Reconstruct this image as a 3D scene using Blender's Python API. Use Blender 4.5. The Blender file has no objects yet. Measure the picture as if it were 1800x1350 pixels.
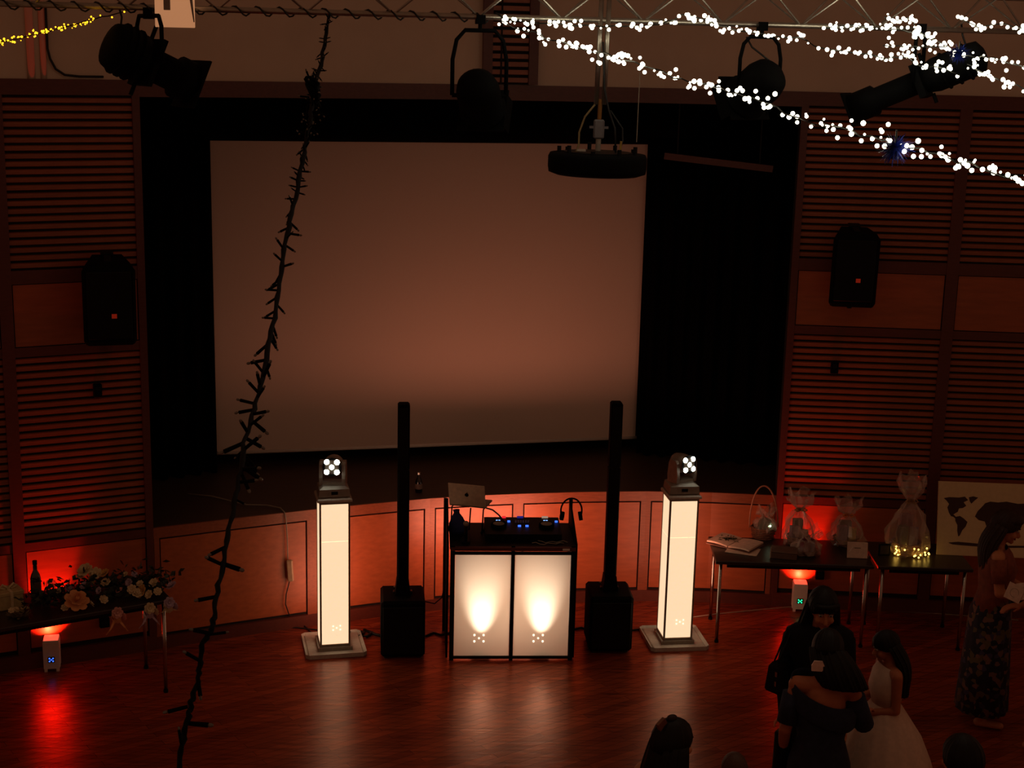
import bpy, bmesh, math, random
from mathutils import Vector, Matrix, Euler, noise
rnd = random.Random(7)
PI = math.pi
scn = bpy.context.scene
COL = scn.collection

# ------------------------------------------------------------------ camera
F, PITCH, ROLL, CH = 2600.0, math.radians(12.8), math.atan(0.0237), 4.7
cam_d = bpy.data.cameras.new('camera'); cam = bpy.data.objects.new('camera', cam_d); COL.objects.link(cam)
cam_d.sensor_fit = 'HORIZONTAL'; cam_d.sensor_width = 36.0; cam_d.lens = 36.0 * F / 1800.0
cam_d.clip_start = 0.05; cam_d.clip_end = 100
fwd = Vector((0, math.cos(PITCH), -math.sin(PITCH)))
r0 = Vector((1, 0, 0)); u0 = r0.cross(fwd)
ir = math.cos(ROLL) * r0 + math.sin(ROLL) * u0
iu = -math.sin(ROLL) * r0 + math.cos(ROLL) * u0
EYE = Vector((0, 0, CH))
cam.matrix_world = Matrix(((ir.x, iu.x, -fwd.x, 0), (ir.y, iu.y, -fwd.y, 0), (ir.z, iu.z, -fwd.z, CH), (0, 0, 0, 1)))
scn.camera = cam

# ------------------------------------------------------------------ world, exposure
scn.view_settings.view_transform = 'Standard'; scn.view_settings.look = 'None'
scn.view_settings.gamma = 1.0; scn.view_settings.exposure = 0.0; scn.view_settings.use_curve_mapping = False
w = bpy.data.worlds.new('hall_dimness'); scn.world = w; w.use_nodes = True
bg = w.node_tree.nodes['Background']; bg.inputs[0].default_value = (1.0, 0.42, 0.22, 1); bg.inputs[1].default_value = 0.108

# ------------------------------------------------------------------ helpers
def px(x, y, Y):                       # point of the room at depth Y seen at photo pixel x, y
    d = fwd * F + ir * (x - 900) - iu * (y - 675)
    return EYE + d * (Y / d.y)
def pz(x, y, z=0.0):                   # point of the room at height z seen at photo pixel x, y
    d = fwd * F + ir * (x - 900) - iu * (y - 675)
    return EYE + d * ((z - CH) / d.z)
def lin(*c):
    return tuple(((v / 255) / 12.92 if v / 255 <= 0.04045 else ((v / 255 + 0.055) / 1.055) ** 2.4) for v in c)
MATS = {}
def mat(name, rgb, rough=0.6, metal=0.0, var=0.12, scale=30.0, spec=0.5, emit=None, power=0.0, grain=None, objvar=0.0, bump=0.0, alpha=1.0, sheen=0.0):
    if name in MATS: return MATS[name]
    m = bpy.data.materials.new(name); m.use_nodes = True; MATS[name] = m
    nt = m.node_tree; b = nt.nodes['Principled BSDF']; L = nt.links.new
    c = lin(*rgb)
    b.inputs['Roughness'].default_value = rough; b.inputs['Metallic'].default_value = metal
    b.inputs['Specular IOR Level'].default_value = spec
    if sheen: b.inputs['Sheen Weight'].default_value = sheen
    tc = nt.nodes.new('ShaderNodeTexCoord'); mp = nt.nodes.new('ShaderNodeMapping')
    L(tc.outputs['Object'], mp.inputs[0])
    mp.inputs['Scale'].default_value = grain if grain else (1, 1, 1)
    n = nt.nodes.new('ShaderNodeTexNoise'); n.inputs['Scale'].default_value = scale; n.inputs['Detail'].default_value = 4
    L(mp.outputs[0], n.inputs['Vector'])
    mr = nt.nodes.new('ShaderNodeMapRange'); mr.inputs[1].default_value = 0.3; mr.inputs[2].default_value = 0.7
    mr.inputs[3].default_value = 1 - var; mr.inputs[4].default_value = 1 + var
    L(n.outputs[0], mr.inputs[0])
    val = mr.outputs[0]
    if objvar:
        oi = nt.nodes.new('ShaderNodeObjectInfo'); mr2 = nt.nodes.new('ShaderNodeMapRange')
        mr2.inputs[3].default_value = 1 - objvar; mr2.inputs[4].default_value = 1 + objvar
        L(oi.outputs['Random'], mr2.inputs[0])
        mu = nt.nodes.new('ShaderNodeMath'); mu.operation = 'MULTIPLY'
        L(val, mu.inputs[0]); L(mr2.outputs[0], mu.inputs[1]); val = mu.outputs[0]
    vm = nt.nodes.new('ShaderNodeVectorMath'); vm.operation = 'SCALE'; vm.inputs[0].default_value = c
    L(val, vm.inputs['Scale']); L(vm.outputs[0], b.inputs['Base Color'])
    if emit:
        b.inputs['Emission Color'].default_value = (*lin(*emit), 1); b.inputs['Emission Strength'].default_value = power
    if bump:
        bp = nt.nodes.new('ShaderNodeBump'); bp.inputs['Strength'].default_value = bump; bp.inputs['Distance'].default_value = 0.01
        L(n.outputs[0], bp.inputs['Height']); L(bp.outputs[0], b.inputs['Normal'])
    if alpha < 1: b.inputs['Alpha'].default_value = alpha
    return m

class MB:
    """collects solids into one mesh"""
    def __init__(s): s.v = []; s.f = []; s.mi = []; s.cur = 0
    def add(s, vs, fs):
        o = len(s.v); s.v += [Vector(p) for p in vs]; s.f += [tuple(i + o for i in f) for f in fs]; s.mi += [s.cur] * len(fs)
        return s
    def box(s, c, d, rot=None):
        x, y, z = d[0] / 2, d[1] / 2, d[2] / 2
        vs = [Vector(p) for p in ((-x,-y,-z),(x,-y,-z),(x,y,-z),(-x,y,-z),(-x,-y,z),(x,-y,z),(x,y,z),(-x,y,z))]
        if rot is not None: vs = [rot @ p for p in vs]
        return s.add([p + Vector(c) for p in vs], [(0,3,2,1),(4,5,6,7),(0,1,5,4),(1,2,6,5),(2,3,7,6),(3,0,4,7)])
    def bbox(s, c, d, b=0.01, rot=None):            # box with chamfered vertical and horizontal edges
        x, y, z = d[0] / 2, d[1] / 2, d[2] / 2
        rings = []
        for zz, k in ((-z, b), (-z + b, 0), (z - b, 0), (z, b)):
            rings.append([(x-k, -y+b+k*0, zz), (x-b-k*0, -y+k, zz), (-x+b, -y+k, zz), (-x+k, -y+b, zz), (-x+k, y-b, zz), (-x+b, y-k, zz), (x-b, y-k, zz), (x-k, y-b, zz)])
        vs = [Vector(p) for r in rings for p in r]
        if rot is not None: vs = [rot @ p for p in vs]
        fs = [tuple(range(7, -1, -1))[::1]]
        fs = [tuple(range(8)), tuple(range(31, 23, -1))]
        for r in range(3):
            for i in range(8):
                j = (i + 1) % 8; fs.append((r*8+i, r*8+8+i, r*8+8+j, r*8+j))
        return s.add([p + Vector(c) for p in vs], fs)
    def ring_loft(s, rings, cap=True, closed=True):
        n = len(rings[0]); vs = [p for r in rings for p in r]; fs = []
        for k in range(len(rings) - 1):
            for i in range(n if closed else n - 1):
                j = (i + 1) % n; fs.append((k*n+i, k*n+j, k*n+n+j, k*n+n+i))
        if cap: fs.append(tuple(range(n - 1, -1, -1))); fs.append(tuple(range((len(rings)-1)*n, len(rings)*n)))
        return s.add(vs, fs)
    def cyl(s, a, b, ra, rb=None, n=12, cap=True):
        a = Vector(a); b = Vector(b); rb = ra if rb is None else rb
        d = (b - a).normalized(); t = Vector((0, 0, 1)) if abs(d.z) < 0.9 else Vector((1, 0, 0))
        e = d.cross(t).normalized(); g = d.cross(e)
        ring = lambda c, r: [c + (e * math.cos(2*PI*i/n) - g * math.sin(2*PI*i/n)) * r for i in range(n)]
        return s.ring_loft([ring(a, ra), ring(b, rb)], cap)
    def tube(s, pts, r, n=8, cap=True):
        pts = [Vector(p) for p in pts]; rings = []
        e = None
        for i, p in enumerate(pts):
            d = (pts[min(i+1, len(pts)-1)] - pts[max(i-1, 0)]).normalized()
            if e is None:
                t = Vector((0, 0, 1)) if abs(d.z) < 0.9 else Vector((1, 0, 0)); e = d.cross(t).normalized()
            else: e = (e - d * e.dot(d)).normalized()
            g = d.cross(e); rr = r[i] if isinstance(r, (list, tuple)) else r
            rings.append([p + (e * math.cos(2*PI*k/n) - g * math.sin(2*PI*k/n)) * rr for k in range(n)])
        return s.ring_loft(rings, cap)
    def lathe(s, prof, c=(0, 0, 0), n=24, cap=True, rot=None, sx=1.0, sy=1.0):
        rings = [[Vector((math.cos(2*PI*i/n) * r * sx, math.sin(2*PI*i/n) * r * sy, z)) for i in range(n)] for r, z in prof]
        if rot is not None: rings = [[rot @ p for p in r] for r in rings]
        return s.ring_loft([[p + Vector(c) for p in r] for r in rings], cap)
    def ball(s, c, r, n=10, m=6, rot=None):
        rx, ry, rz = (r, r, r) if not isinstance(r, (tuple, list)) else r
        vs = [Vector((0, 0, -rz))]
        for k in range(1, m):
            a = -PI/2 + PI * k / m
            vs += [Vector((rx*math.cos(a)*math.cos(2*PI*i/n), ry*math.cos(a)*math.sin(2*PI*i/n), rz*math.sin(a))) for i in range(n)]
        vs.append(Vector((0, 0, rz))); fs = []
        for i in range(n):
            j = (i+1) % n; fs.append((0, 1+j, 1+i)); fs.append((len(vs)-1, 1+(m-2)*n+i, 1+(m-2)*n+j))
            for k in range(m-2): fs.append((1+k*n+i, 1+k*n+j, 1+k*n+n+j, 1+k*n+n+i))
        if rot is not None: vs = [rot @ p for p in vs]
        return s.add([p + Vector(c) for p in vs], fs)
    def prism(s, poly, depth, M=None):              # polygon in xz, thickness along +y
        n = len(poly); vs = [Vector((x, 0, z)) for x, z in poly] + [Vector((x, depth, z)) for x, z in poly]
        if M is not None: vs = [M @ p for p in vs]
        return s.add(vs, [tuple(range(n)), tuple(range(2*n-1, n-1, -1))] + [(i, n+i, n+(i+1) % n, (i+1) % n) for i in range(n)])
    def build(s, name, m, parent=None, smooth=False, loc=None, rz=None):
        me = bpy.data.meshes.new(name); me.from_pydata([tuple(p) for p in s.v], [], s.f)
        for mm in (m if isinstance(m, (list, tuple)) else [m]): me.materials.append(mm)
        if len(me.materials) > 1: me.polygons.foreach_set('material_index', s.mi)
        bm = bmesh.new(); bm.from_mesh(me); bmesh.ops.recalc_face_normals(bm, faces=bm.faces); bm.to_mesh(me); bm.free()
        if smooth: me.polygons.foreach_set('use_smooth', [True] * len(me.polygons))
        me.update()
        return link(name, me, parent, loc, rz)

def link(name, data, parent=None, loc=None, rz=None):
    o = bpy.data.objects.new(name, data); COL.objects.link(o)
    if parent is not None: o.parent = parent
    if loc is not None: o.location = loc
    if rz is not None: o.rotation_euler = (0, 0, rz) if not isinstance(rz, (tuple, list, Euler)) else rz
    return o
def tag(o, label, cat, group=None):
    o['label'] = label; o['category'] = cat
    if group: o['group'] = group
    return o
def thing(name, label, cat, loc=(0, 0, 0), rz=0.0, group=None):
    return tag(link(name, None, None, loc, rz), label, cat, group)
def struct(o): o['kind'] = 'structure'; return o
def copy_tree(src, loc, rz, label, group=None):
    def cp(o, par):
        c = o.copy(); COL.objects.link(c)
        if par is not None: c.parent = par
        for ch in list(o.children): cp(ch, c)
        return c
    c = cp(src, None); c.location = loc; c.rotation_euler = (0, 0, rz); c['label'] = label
    if group: c['group'] = group
    return c
def lamp(kind, name, loc, energy, color, **kw):
    d = bpy.data.lights.new(name, kind); d.energy = energy; d.color = color
    for k, v in kw.items():
        if k not in ('aim',): setattr(d, k, v)
    o = bpy.data.objects.new(name, d); COL.objects.link(o); o.location = loc
    if 'aim' in kw:
        o.rotation_euler = (Vector(kw['aim'])).to_track_quat('-Z', 'Y').to_euler()
    return o
def rotm(ax, a): return Matrix.Rotation(a, 3, ax)
def aim_matrix(d, up=Vector((0, 0, 1))):           # local +z along d
    d = Vector(d).normalized(); x = up.cross(d).normalized(); y = d.cross(x)
    return Matrix((x, y, d)).transposed()

# ------------------------------------------------------------------ materials
WOOD = mat('cherry_wood', (142, 76, 46), 0.42, var=0.16, scale=9, grain=(1.2, 9, 9), objvar=0.10, bump=0.05)
WOODP = mat('cherry_panel_wood', (160, 84, 48), 0.40, var=0.13, scale=5, grain=(1.0, 7, 7), objvar=0.05)
WOODD = mat('dark_cherry_trim', (86, 40, 30), 0.45, var=0.14, scale=8, grain=(2, 8, 8))
GAP = mat('dark_joint', (20, 8, 5), 0.9)
CREAM = mat('cream_plaster', (204, 186, 168), 0.85, var=0.05, scale=3)
BLACK = mat('matt_black', (4, 4, 5), 0.8, var=0.1, spec=0.1)
BLACKP = mat('black_plastic', (7, 7, 8), 0.5, var=0.1, spec=0.2)
DRAPE = mat('black_drape', (4, 4, 4), 0.95, spec=0.05)
SCREENM = mat('screen_cloth', (204, 186, 172), 0.9, var=0.02, scale=200)
STEEL = mat('chrome_steel', (180, 175, 170), 0.2, 1.0, var=0.03)
ALU = mat('truss_aluminium', (165, 160, 150), 0.38, 0.9, var=0.08)
GREY = mat('warm_grey_metal', (140, 130, 118), 0.5, 0.2)
LGREY = mat('pale_grey_base', (182, 172, 160), 0.55)
WHITE = mat('white_paint', (222, 214, 204), 0.6, var=0.04)
TABLE = mat('dark_table_top', (44, 34, 28), 0.35)
RED = mat('red_badge', (200, 40, 20), 0.4, emit=(220, 60, 30), power=0.12)
CABLE = mat('black_cable', (10, 10, 10), 0.6)
WCABLE = mat('pale_cable', (150, 140, 125), 0.6)
BULB = mat('lit_white_bulb', (255, 255, 240), 0.3, emit=(255, 246, 214), power=9.0)
GBULB = mat('lit_amber_bulb', (255, 210, 60), 0.3, emit=(255, 178, 30), power=3.0)
TIP = mat('clear_bulb_tip', (84, 84, 78), 0.1, spec=1.0)
GREENWIRE = mat('dark_green_wire', (10, 16, 10), 0.6)
LED = mat('white_led', (255, 255, 255), 0.3, emit=(250, 255, 236), power=22.0)
LEDS = mat('small_white_led', (255, 250, 240), 0.3, emit=(255, 235, 205), power=1.6)
LEDB = mat('blue_led', (40, 60, 255), 0.3, emit=(60, 110, 255), power=1.6)
LEDG = mat('green_led', (40, 255, 190), 0.3, emit=(40, 255, 170), power=1.8)
LEDR = mat('red_led', (255, 40, 40), 0.3, emit=(255, 40, 50), power=0.8)
TOWERM = mat('lit_tower_lycra', (240, 215, 190), 0.8, emit=(255, 220, 178), power=0.97)
REDSTRIP = mat('red_lit_lens', (255, 120, 90), 0.3, emit=(255, 110, 80), power=0.7)
FLOORM = None

# translucent lycra for the booth
LYCRA = bpy.data.materials.new('booth_lycra'); LYCRA.use_nodes = True
nt = LYCRA.node_tree; b = nt.nodes['Principled BSDF']; out = nt.nodes['Material Output']
tr = nt.nodes.new('ShaderNodeBsdfTranslucent'); tr.inputs[0].default_value = (0.86, 0.74, 0.62, 1)
b.inputs['Base Color'].default_value = (0.55, 0.46, 0.38, 1); b.inputs['Roughness'].default_value = 0.9
wv = nt.nodes.new('ShaderNodeTexNoise'); wv.inputs['Scale'].default_value = 400
mx = nt.nodes.new('ShaderNodeMixShader'); mx.inputs[0].default_value = 0.7
nt.links.new(b.outputs[0], mx.inputs[1]); nt.links.new(tr.outputs[0], mx.inputs[2]); nt.links.new(mx.outputs[0], out.inputs[0])
# crinkled clear film
FILM = bpy.data.materials.new('clear_cellophane'); FILM.use_nodes = True
nt = FILM.node_tree; b = nt.nodes['Principled BSDF']; out = nt.nodes['Material Output']
b.inputs['Base Color'].default_value = (0.62, 0.45, 0.38, 1); b.inputs['Roughness'].default_value = 0.12; b.inputs['Specular IOR Level'].default_value = 0.9
tp = nt.nodes.new('ShaderNodeBsdfTransparent'); lw = nt.nodes.new('ShaderNodeLayerWeight'); lw.inputs[0].default_value = 0.35
mr = nt.nodes.new('ShaderNodeMapRange'); mr.inputs[3].default_value = 0.22; mr.inputs[4].default_value = 0.75
mx = nt.nodes.new('ShaderNodeMixShader')
nt.links.new(lw.outputs['Facing'], mr.inputs[0]); nt.links.new(mr.outputs[0], mx.inputs[0])
nt.links.new(tp.outputs[0], mx.inputs[1]); nt.links.new(b.outputs[0], mx.inputs[2]); nt.links.new(mx.outputs[0], out.inputs[0])

# floor boards, laid at an angle to the stage
FLOORM = bpy.data.materials.new('wood_floor'); FLOORM.use_nodes = True
nt = FLOORM.node_tree; b = nt.nodes['Principled BSDF']; Lk = nt.links.new
tc = nt.nodes.new('ShaderNodeTexCoord'); mp = nt.nodes.new('ShaderNodeMapping'); mp.inputs['Rotation'].default_value = (0, 0, math.radians(-36))
Lk(tc.outputs['Object'], mp.inputs[0])
br = nt.nodes.new('ShaderNodeTexBrick'); br.inputs['Scale'].default_value = 1.0; br.inputs['Brick Width'].default_value = 0.9; br.inputs['Row Height'].default_value = 0.07
br.inputs['Mortar Size'].default_value = 0.0012; br.inputs['Color1'].default_value = (*lin(150, 68, 38), 1); br.inputs['Color2'].default_value = (*lin(120, 50, 28), 1)
br.inputs['Mortar'].default_value = (*lin(60, 24, 14), 1)
Lk(mp.outputs[0], br.inputs['Vector'])
mp2 = nt.nodes.new('ShaderNodeMapping'); mp2.inputs['Rotation'].default_value = (0, 0, math.radians(-36)); mp2.inputs['Scale'].default_value = (1.6, 16, 1)
Lk(tc.outputs['Object'], mp2.inputs[0])
nz = nt.nodes.new('ShaderNodeTexNoise'); nz.inputs['Scale'].default_value = 2.2; nz.inputs['Detail'].default_value = 6
Lk(mp2.outputs[0], nz.inputs['Vector'])
mrx = nt.nodes.new('ShaderNodeMapRange'); mrx.inputs[1].default_value = .3; mrx.inputs[2].default_value = .7; mrx.inputs[3].default_value = 0.62; mrx.inputs[4].default_value = 1.35
Lk(nz.outputs[0], mrx.inputs[0])
vm = nt.nodes.new('ShaderNodeVectorMath'); vm.operation = 'SCALE'; Lk(br.outputs['Color'], vm.inputs[0]); Lk(mrx.outputs[0], vm.inputs['Scale']); Lk(vm.outputs[0], b.inputs['Base Color'])
b.inputs['Roughness'].default_value = 0.27; b.inputs['Metallic'].default_value = 0.22; b.inputs['Specular IOR Level'].default_value = 0.45; b.inputs['Specular Tint'].default_value = (1.0, 0.52, 0.28, 1)
bp = nt.nodes.new('ShaderNodeBump'); bp.inputs['Strength'].default_value = 0.12; bp.inputs['Distance'].default_value = 0.02; Lk(nz.outputs[0], bp.inputs['Height']); Lk(bp.outputs[0], b.inputs['Normal'])

# ------------------------------------------------------------------ lights of the place, with added fill
TW1, TW2 = Vector((-1.375, 11.06, 0)), Vector((1.375, 11.36, 0))
BOOTH = Vector((0.04, 10.88, 0)); BA = math.radians(3.5)
Rz = lambda a: Matrix.Rotation(a, 3, 'Z')
WASH = (1.0, 0.31, 0.18)
lamp('AREA', 'booth_back_wash', BOOTH + Rz(BA) @ Vector((0, 0.46, 0.62)), 16.0, WASH, shape='RECTANGLE', size=1.0, size_y=0.25, aim=(0.0, 1, 0.42))
for P_, a_ in ((TW1, 0.42), (TW2, 0.0)):  # unseen reddish fill added behind each tower to even out the stage front
    lamp('AREA', 'tower_back_fill', P_ + Vector((0.10, 0.15, 0.62)), 4.2, WASH, shape='RECTANGLE', size=0.4, size_y=1.0, aim=(-math.sin(a_), math.cos(a_), 0.15))
lamp('AREA', 'booth_inner_glow', BOOTH + Rz(BA) @ Vector((0, 0.34, 0.50)), 3.1, (1.0, 0.72, 0.50), shape='RECTANGLE', size=0.8, size_y=0.6, aim=Rz(BA) @ Vector((0, -1, 0)))
for sx in (-0.235, 0.235):
    lamp('SPOT', 'booth_panel_lamp', BOOTH + Rz(BA) @ Vector((sx, 0.115, 0.12)), 52.0, (1.0, 0.88, 0.70), spot_size=math.radians(46), spot_blend=1.0, shadow_soft_size=0.06, aim=Rz(BA) @ Vector((0, -0.28, 1)))
UPL, UPR = Vector((-3.452, 10.505, 0)), Vector((2.535, 12.11, 0))
aL, aR = math.radians(26.3), math.radians(-4.0)
for U_, nx, ny in ((UPL, -0.443, 0.896), (UPR, 0.07, 0.997)):
    for e_, half, tilt in ((30.0, 60, 52), (78.0, 27, 17)):
        k_ = math.tan(math.radians(tilt))
        lamp('SPOT', 'red_uplight_lamp', U_ + Vector((0, 0, 0.27)), e_, (1.0, 0.025, 0.01), spot_size=math.radians(2*half), spot_blend=0.45, shadow_soft_size=0.02, aim=(nx*k_, ny*k_, 1))

# ------------------------------------------------------------------ setting
cL, cR = Vector((-2.767, 10.949, 0)), Vector((2.298, 12.223, 0))
LIP = [Vector((-2.767, 10.949, 0)), Vector((-2.2, 11.235, 0)), Vector((-1.61, 11.515, 0)), Vector((-1.15, 11.71, 0)), Vector((-0.67, 11.90, 0)), Vector((-0.2, 12.03, 0)), Vector((0.075, 12.09, 0)),
       Vector((0.6, 12.185, 0)), Vector((1.18, 12.255, 0)), Vector((1.75, 12.265, 0)), Vector((2.298, 12.223, 0))]
struct(MB().box((0, 5.5, -0.05), (16, 17, 0.1)).build('floor', FLOORM))
TOPZ = 6.4
def offs(pts, d):
    res = []
    for i, p in enumerate(pts):
        t = (pts[min(i+1, len(pts)-1)] - pts[max(i-1, 0)]).normalized(); res.append(p + Vector((-t.y, t.x, 0)) * d)
    return res
def strip(mb, pts, z0, z1, d0, d1):                 # upright board following a line on the plan, from depth d0 to d1
    a, c = offs(pts, d0), offs(pts, d1)
    rings = [[Vector((p.x, p.y, z0)), Vector((p.x, p.y, z1)), Vector((q.x, q.y, z1)), Vector((q.x, q.y, z0))] for p, q in zip(a, c)]
    return mb.ring_loft(rings)
uL, uR = Vector((math.cos(aL), math.sin(aL), 0)), Vector((math.cos(aR), math.sin(aR), 0))

def slat_mesh(L, h, name):
    return MB().add([(0,0,-h/2),(L,0,-h/2),(L,0,h/2),(0,0,h/2),(0,-.012,-h/2+.004),(L,-.012,-h/2+.004),(L,-.012,h/2-.006),(0,-.012,h/2-.006)],
                    [(0,1,2,3),(4,7,6,5),(0,4,5,1),(1,5,6,2),(2,6,7,3),(3,7,4,0)])
def slat_run(parent, s0, s1, z0, z1, n, proud=0.0):
    p = (z1 - z0) / n; L = s1 - s0
    base = slat_mesh(L, p * 0.70, 'slat').build('slat', WOOD, parent, loc=(s0, -proud, z1 - p * 0.5))
    for k in range(1, n):
        o = base.copy(); o.location = (s0, -proud, z1 - p * (k + 0.5)); COL.objects.link(o)
def board(parent, name, s0, s1, z0, z1, front, back=0.0, m=None):
    return MB().box(((s0+s1)/2, (back-front)/2, (z0+z1)/2), (s1-s0, back+front, z1-z0)).build(name, m or WOODD, parent)
def wall_module(parent, s0, s1):
    slat_run(parent, s0, s1, 3.06, 4.29, 22); slat_run(parent, s0, s1, 1.005, 2.415, 25)
    board(parent, 'panel', s0 + .008, s1 - .008, 2.497, 2.95, 0.016, 0, WOODP)
    board(parent, 'panel', s0 + .008, s1 - .008, 0.16, 0.925, 0.016, 0, WOODP)
    for a, c in ((2.42, 2.49), (2.957, 3.055), (0.935, 1.0)): board(parent, 'rail', s0, s1, a, c, 0.024)
# left wall of slatted panels
wl = struct(MB().box((-1.75, 0.06, 2.2), (3.5, 0.12, 4.4)).build('wall_left', GAP, loc=cL, rz=aL))
wall_module(wl, -0.955, -0.055); wall_module(wl, -1.95, -1.045)
for a, c in ((-0.055, 0.0), (-1.045, -0.955), (-2.04, -1.95)): board(wl, 'stile', a, c, 0.0, 4.3, 0.03)
board(wl, 'rail', -3.5, 0.0, 4.3, 4.41, 0.034); board(wl, 'panel', -3.5, -2.04, 0.16, 4.29, 0.016, 0, WOODP)
board(wl, 'baseboard', -3.5, -0.02, 0.0, 0.12, 0.04, 0, WOODD)
wr = struct(MB().box((1.95, 0.06, 2.2), (3.9, 0.12, 4.4)).build('wall_right', GAP, loc=cR, rz=aR))
wall_module(wr, 0.057, 1.265); wall_module(wr, 1.362, 2.57)
for a, c in ((0.0, 0.057), (1.265, 1.362), (2.57, 2.665)): board(wr, 'stile', a, c, 0.0, 4.3, 0.03)
board(wr, 'rail', 0.0, 3.9, 4.3, 4.41, 0.034); board(wr, 'panel', 2.665, 3.9, 0.16, 4.29, 0.016, 0, WOODP)
board(wr, 'baseboard', 0.02, 3.9, 0.0, 0.12, 0.04, 0, WOODD)

# curved stage front
sf = struct(strip(MB(), LIP, 0.0, 0.99, 0.0, 0.1).build('wall_stage_front', GAP))
strip(MB(), LIP, 0.915, 1.0, -0.022, 0.0).build('rail', WOOD, sf)
strip(MB(), LIP, 0.0, 0.10, -0.03, 0.0).build('baseboard', WOODD, sf)
def lip_piece(i0, i1, t0, t1):
    """points of the stage edge between stations i0..i1, trimmed by t0/t1 metres at the ends"""
    pts = [p.copy() for p in LIP[i0:i1+1]]
    pts[0] += (pts[1]-pts[0]).normalized() * t0; pts[-1] += (pts[-2]-pts[-1]).normalized() * t1
    return pts
STN = [0, 2, 4, 6, 8, 10]
for a, c in zip(STN[:-1], STN[1:]):
    strip(MB(), lip_piece(a, c, .055, .055), 0.125, 0.90, -0.014, 0.0).build('panel', WOODP, sf)
for k in STN[1:-1]:
    p = LIP[k]; t0 = (LIP[k-1]-p).normalized(); t1 = (LIP[k+1]-p).normalized()
    strip(MB(), [p + t0*.043, p, p + t1*.043], 0.10, 0.915, -0.020, 0.0).build('stile', WOOD, sf)
for p, q in ((LIP[0], LIP[1]), (LIP[-1], LIP[-2])):
    t = (q-p).normalized(); seq = [p + t*.004, p + t*.045]
    if p is LIP[-1]: seq = seq[::-1]
    strip(MB(), seq, 0.10, 0.915, -0.020, 0.0).build('stile', WOOD, sf)

STAGEM = mat('dark_stage_boards', (66, 46, 30), 0.55, var=0.2, scale=5, grain=(1, 8, 1))
poly = [(p.x, p.y) for p in offs(LIP, 0.012)] + [(3.6, 12.35), (3.6, 15.2), (-4.2, 15.2), (-4.2, 10.5)]
mb = MB(); n = len(poly); mb.add([(x, y, 0.992) for x, y in poly] + [(x, y, 0.95) for x, y in poly], [tuple(range(n)), tuple(range(2*n-1, n-1, -1))] + [(i, n+i, n+(i+1) % n, (i+1) % n) for i in range(n)])
struct(mb.build('floor_stage', STAGEM))
struct(MB().box((-0.3, 15.2, 2.7), (8, 0.1, 3.9)).build('wall_stage_back', DRAPE))
struct(MB().box((-4.0, 12.8, 2.7), (0.1, 4.8, 3.8)).build('wall_stage_left', DRAPE))
struct(MB().box((3.4, 13.72, 2.7), (0.1, 2.96, 3.8)).build('wall_stage_right', DRAPE))
poly = [(p.x, p.y) for p in offs(LIP, 0.14)] + [(3.6, 12.35), (3.6, 15.2), (-4.2, 15.2), (-4.2, 10.5)]
mb = MB(); n = len(poly); mb.add([(x, y, 4.58) for x, y in poly] + [(x, y, 4.66) for x, y in poly], [tuple(range(n)), tuple(range(2*n-1, n-1, -1))] + [(i, n+i, n+(i+1) % n, (i+1) % n) for i in range(n)])
struct(mb.build('ceiling_stage', DRAPE))
# header beam over the opening and the plaster wall above everything
struct(strip(MB(), LIP, 4.29, 4.41, -0.034, 0.10).build('trim_1', WOODD))
full = [cL - uL*3.5] + LIP + [cR + uR*3.9]
uw = struct(strip(MB(), full, 4.41, TOPZ, 0.0, 0.12).build('wall_upper', CREAM))
# slatted louvre strip on the plaster wall
vp = px(897, 110, 12.10); va = math.radians(11)
vr = link('louvre', None, uw, (vp.x, vp.y - 0.085, 0), va)
MB().box((0, 0.02, 5.05), (0.30, 0.02, 1.27)).build('backing', GAP, vr)
for s in (-0.185, 0.185): MB().box((s, -0.005, 5.05), (0.075, 0.05, 1.27)).build('stile', WOODD, vr)
MB().box((-0.075, -0.012, 5.05), (0.012, 0.02, 1.27)).build('mullion', GAP, vr)
for k in range(13): MB().box((0, 0.0, 4.45 + k * 0.0615), (0.292, 0.02, 0.036)).build('slat', WOOD, vr)
MB().box((0, 0.0, 5.26), (0.292, 0.024, 0.10)).build('rail', WOODD, vr)
# pipes on the plaster wall at the left
a = cL + uL * -0.60
for k, (s, r) in enumerate(((-0.745, 0.028), (-0.66, 0.022))):
    q = cL + uL * s - Vector((-uL.y, uL.x, 0)) * 0.002
    struct(MB().cyl((q.x, q.y, 4.41), (q.x, q.y, TOPZ), r, n=12).build('trim_%d' % (k + 2), CREAM, smooth=True))
q = lambda s, z: cL + uL * s - Vector((-uL.y, uL.x, 0)) * 0.02 + Vector((0, 0, z))
struct(MB().tube([q(-.63, 4.9), q(-.63, 4.62), q(-.615, 4.55), q(-.58, 4.48), q(-.52, 4.44), q(-.42, 4.43), q(-.25, 4.43)], 0.009).build('trim_4', CABLE, smooth=True))

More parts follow.
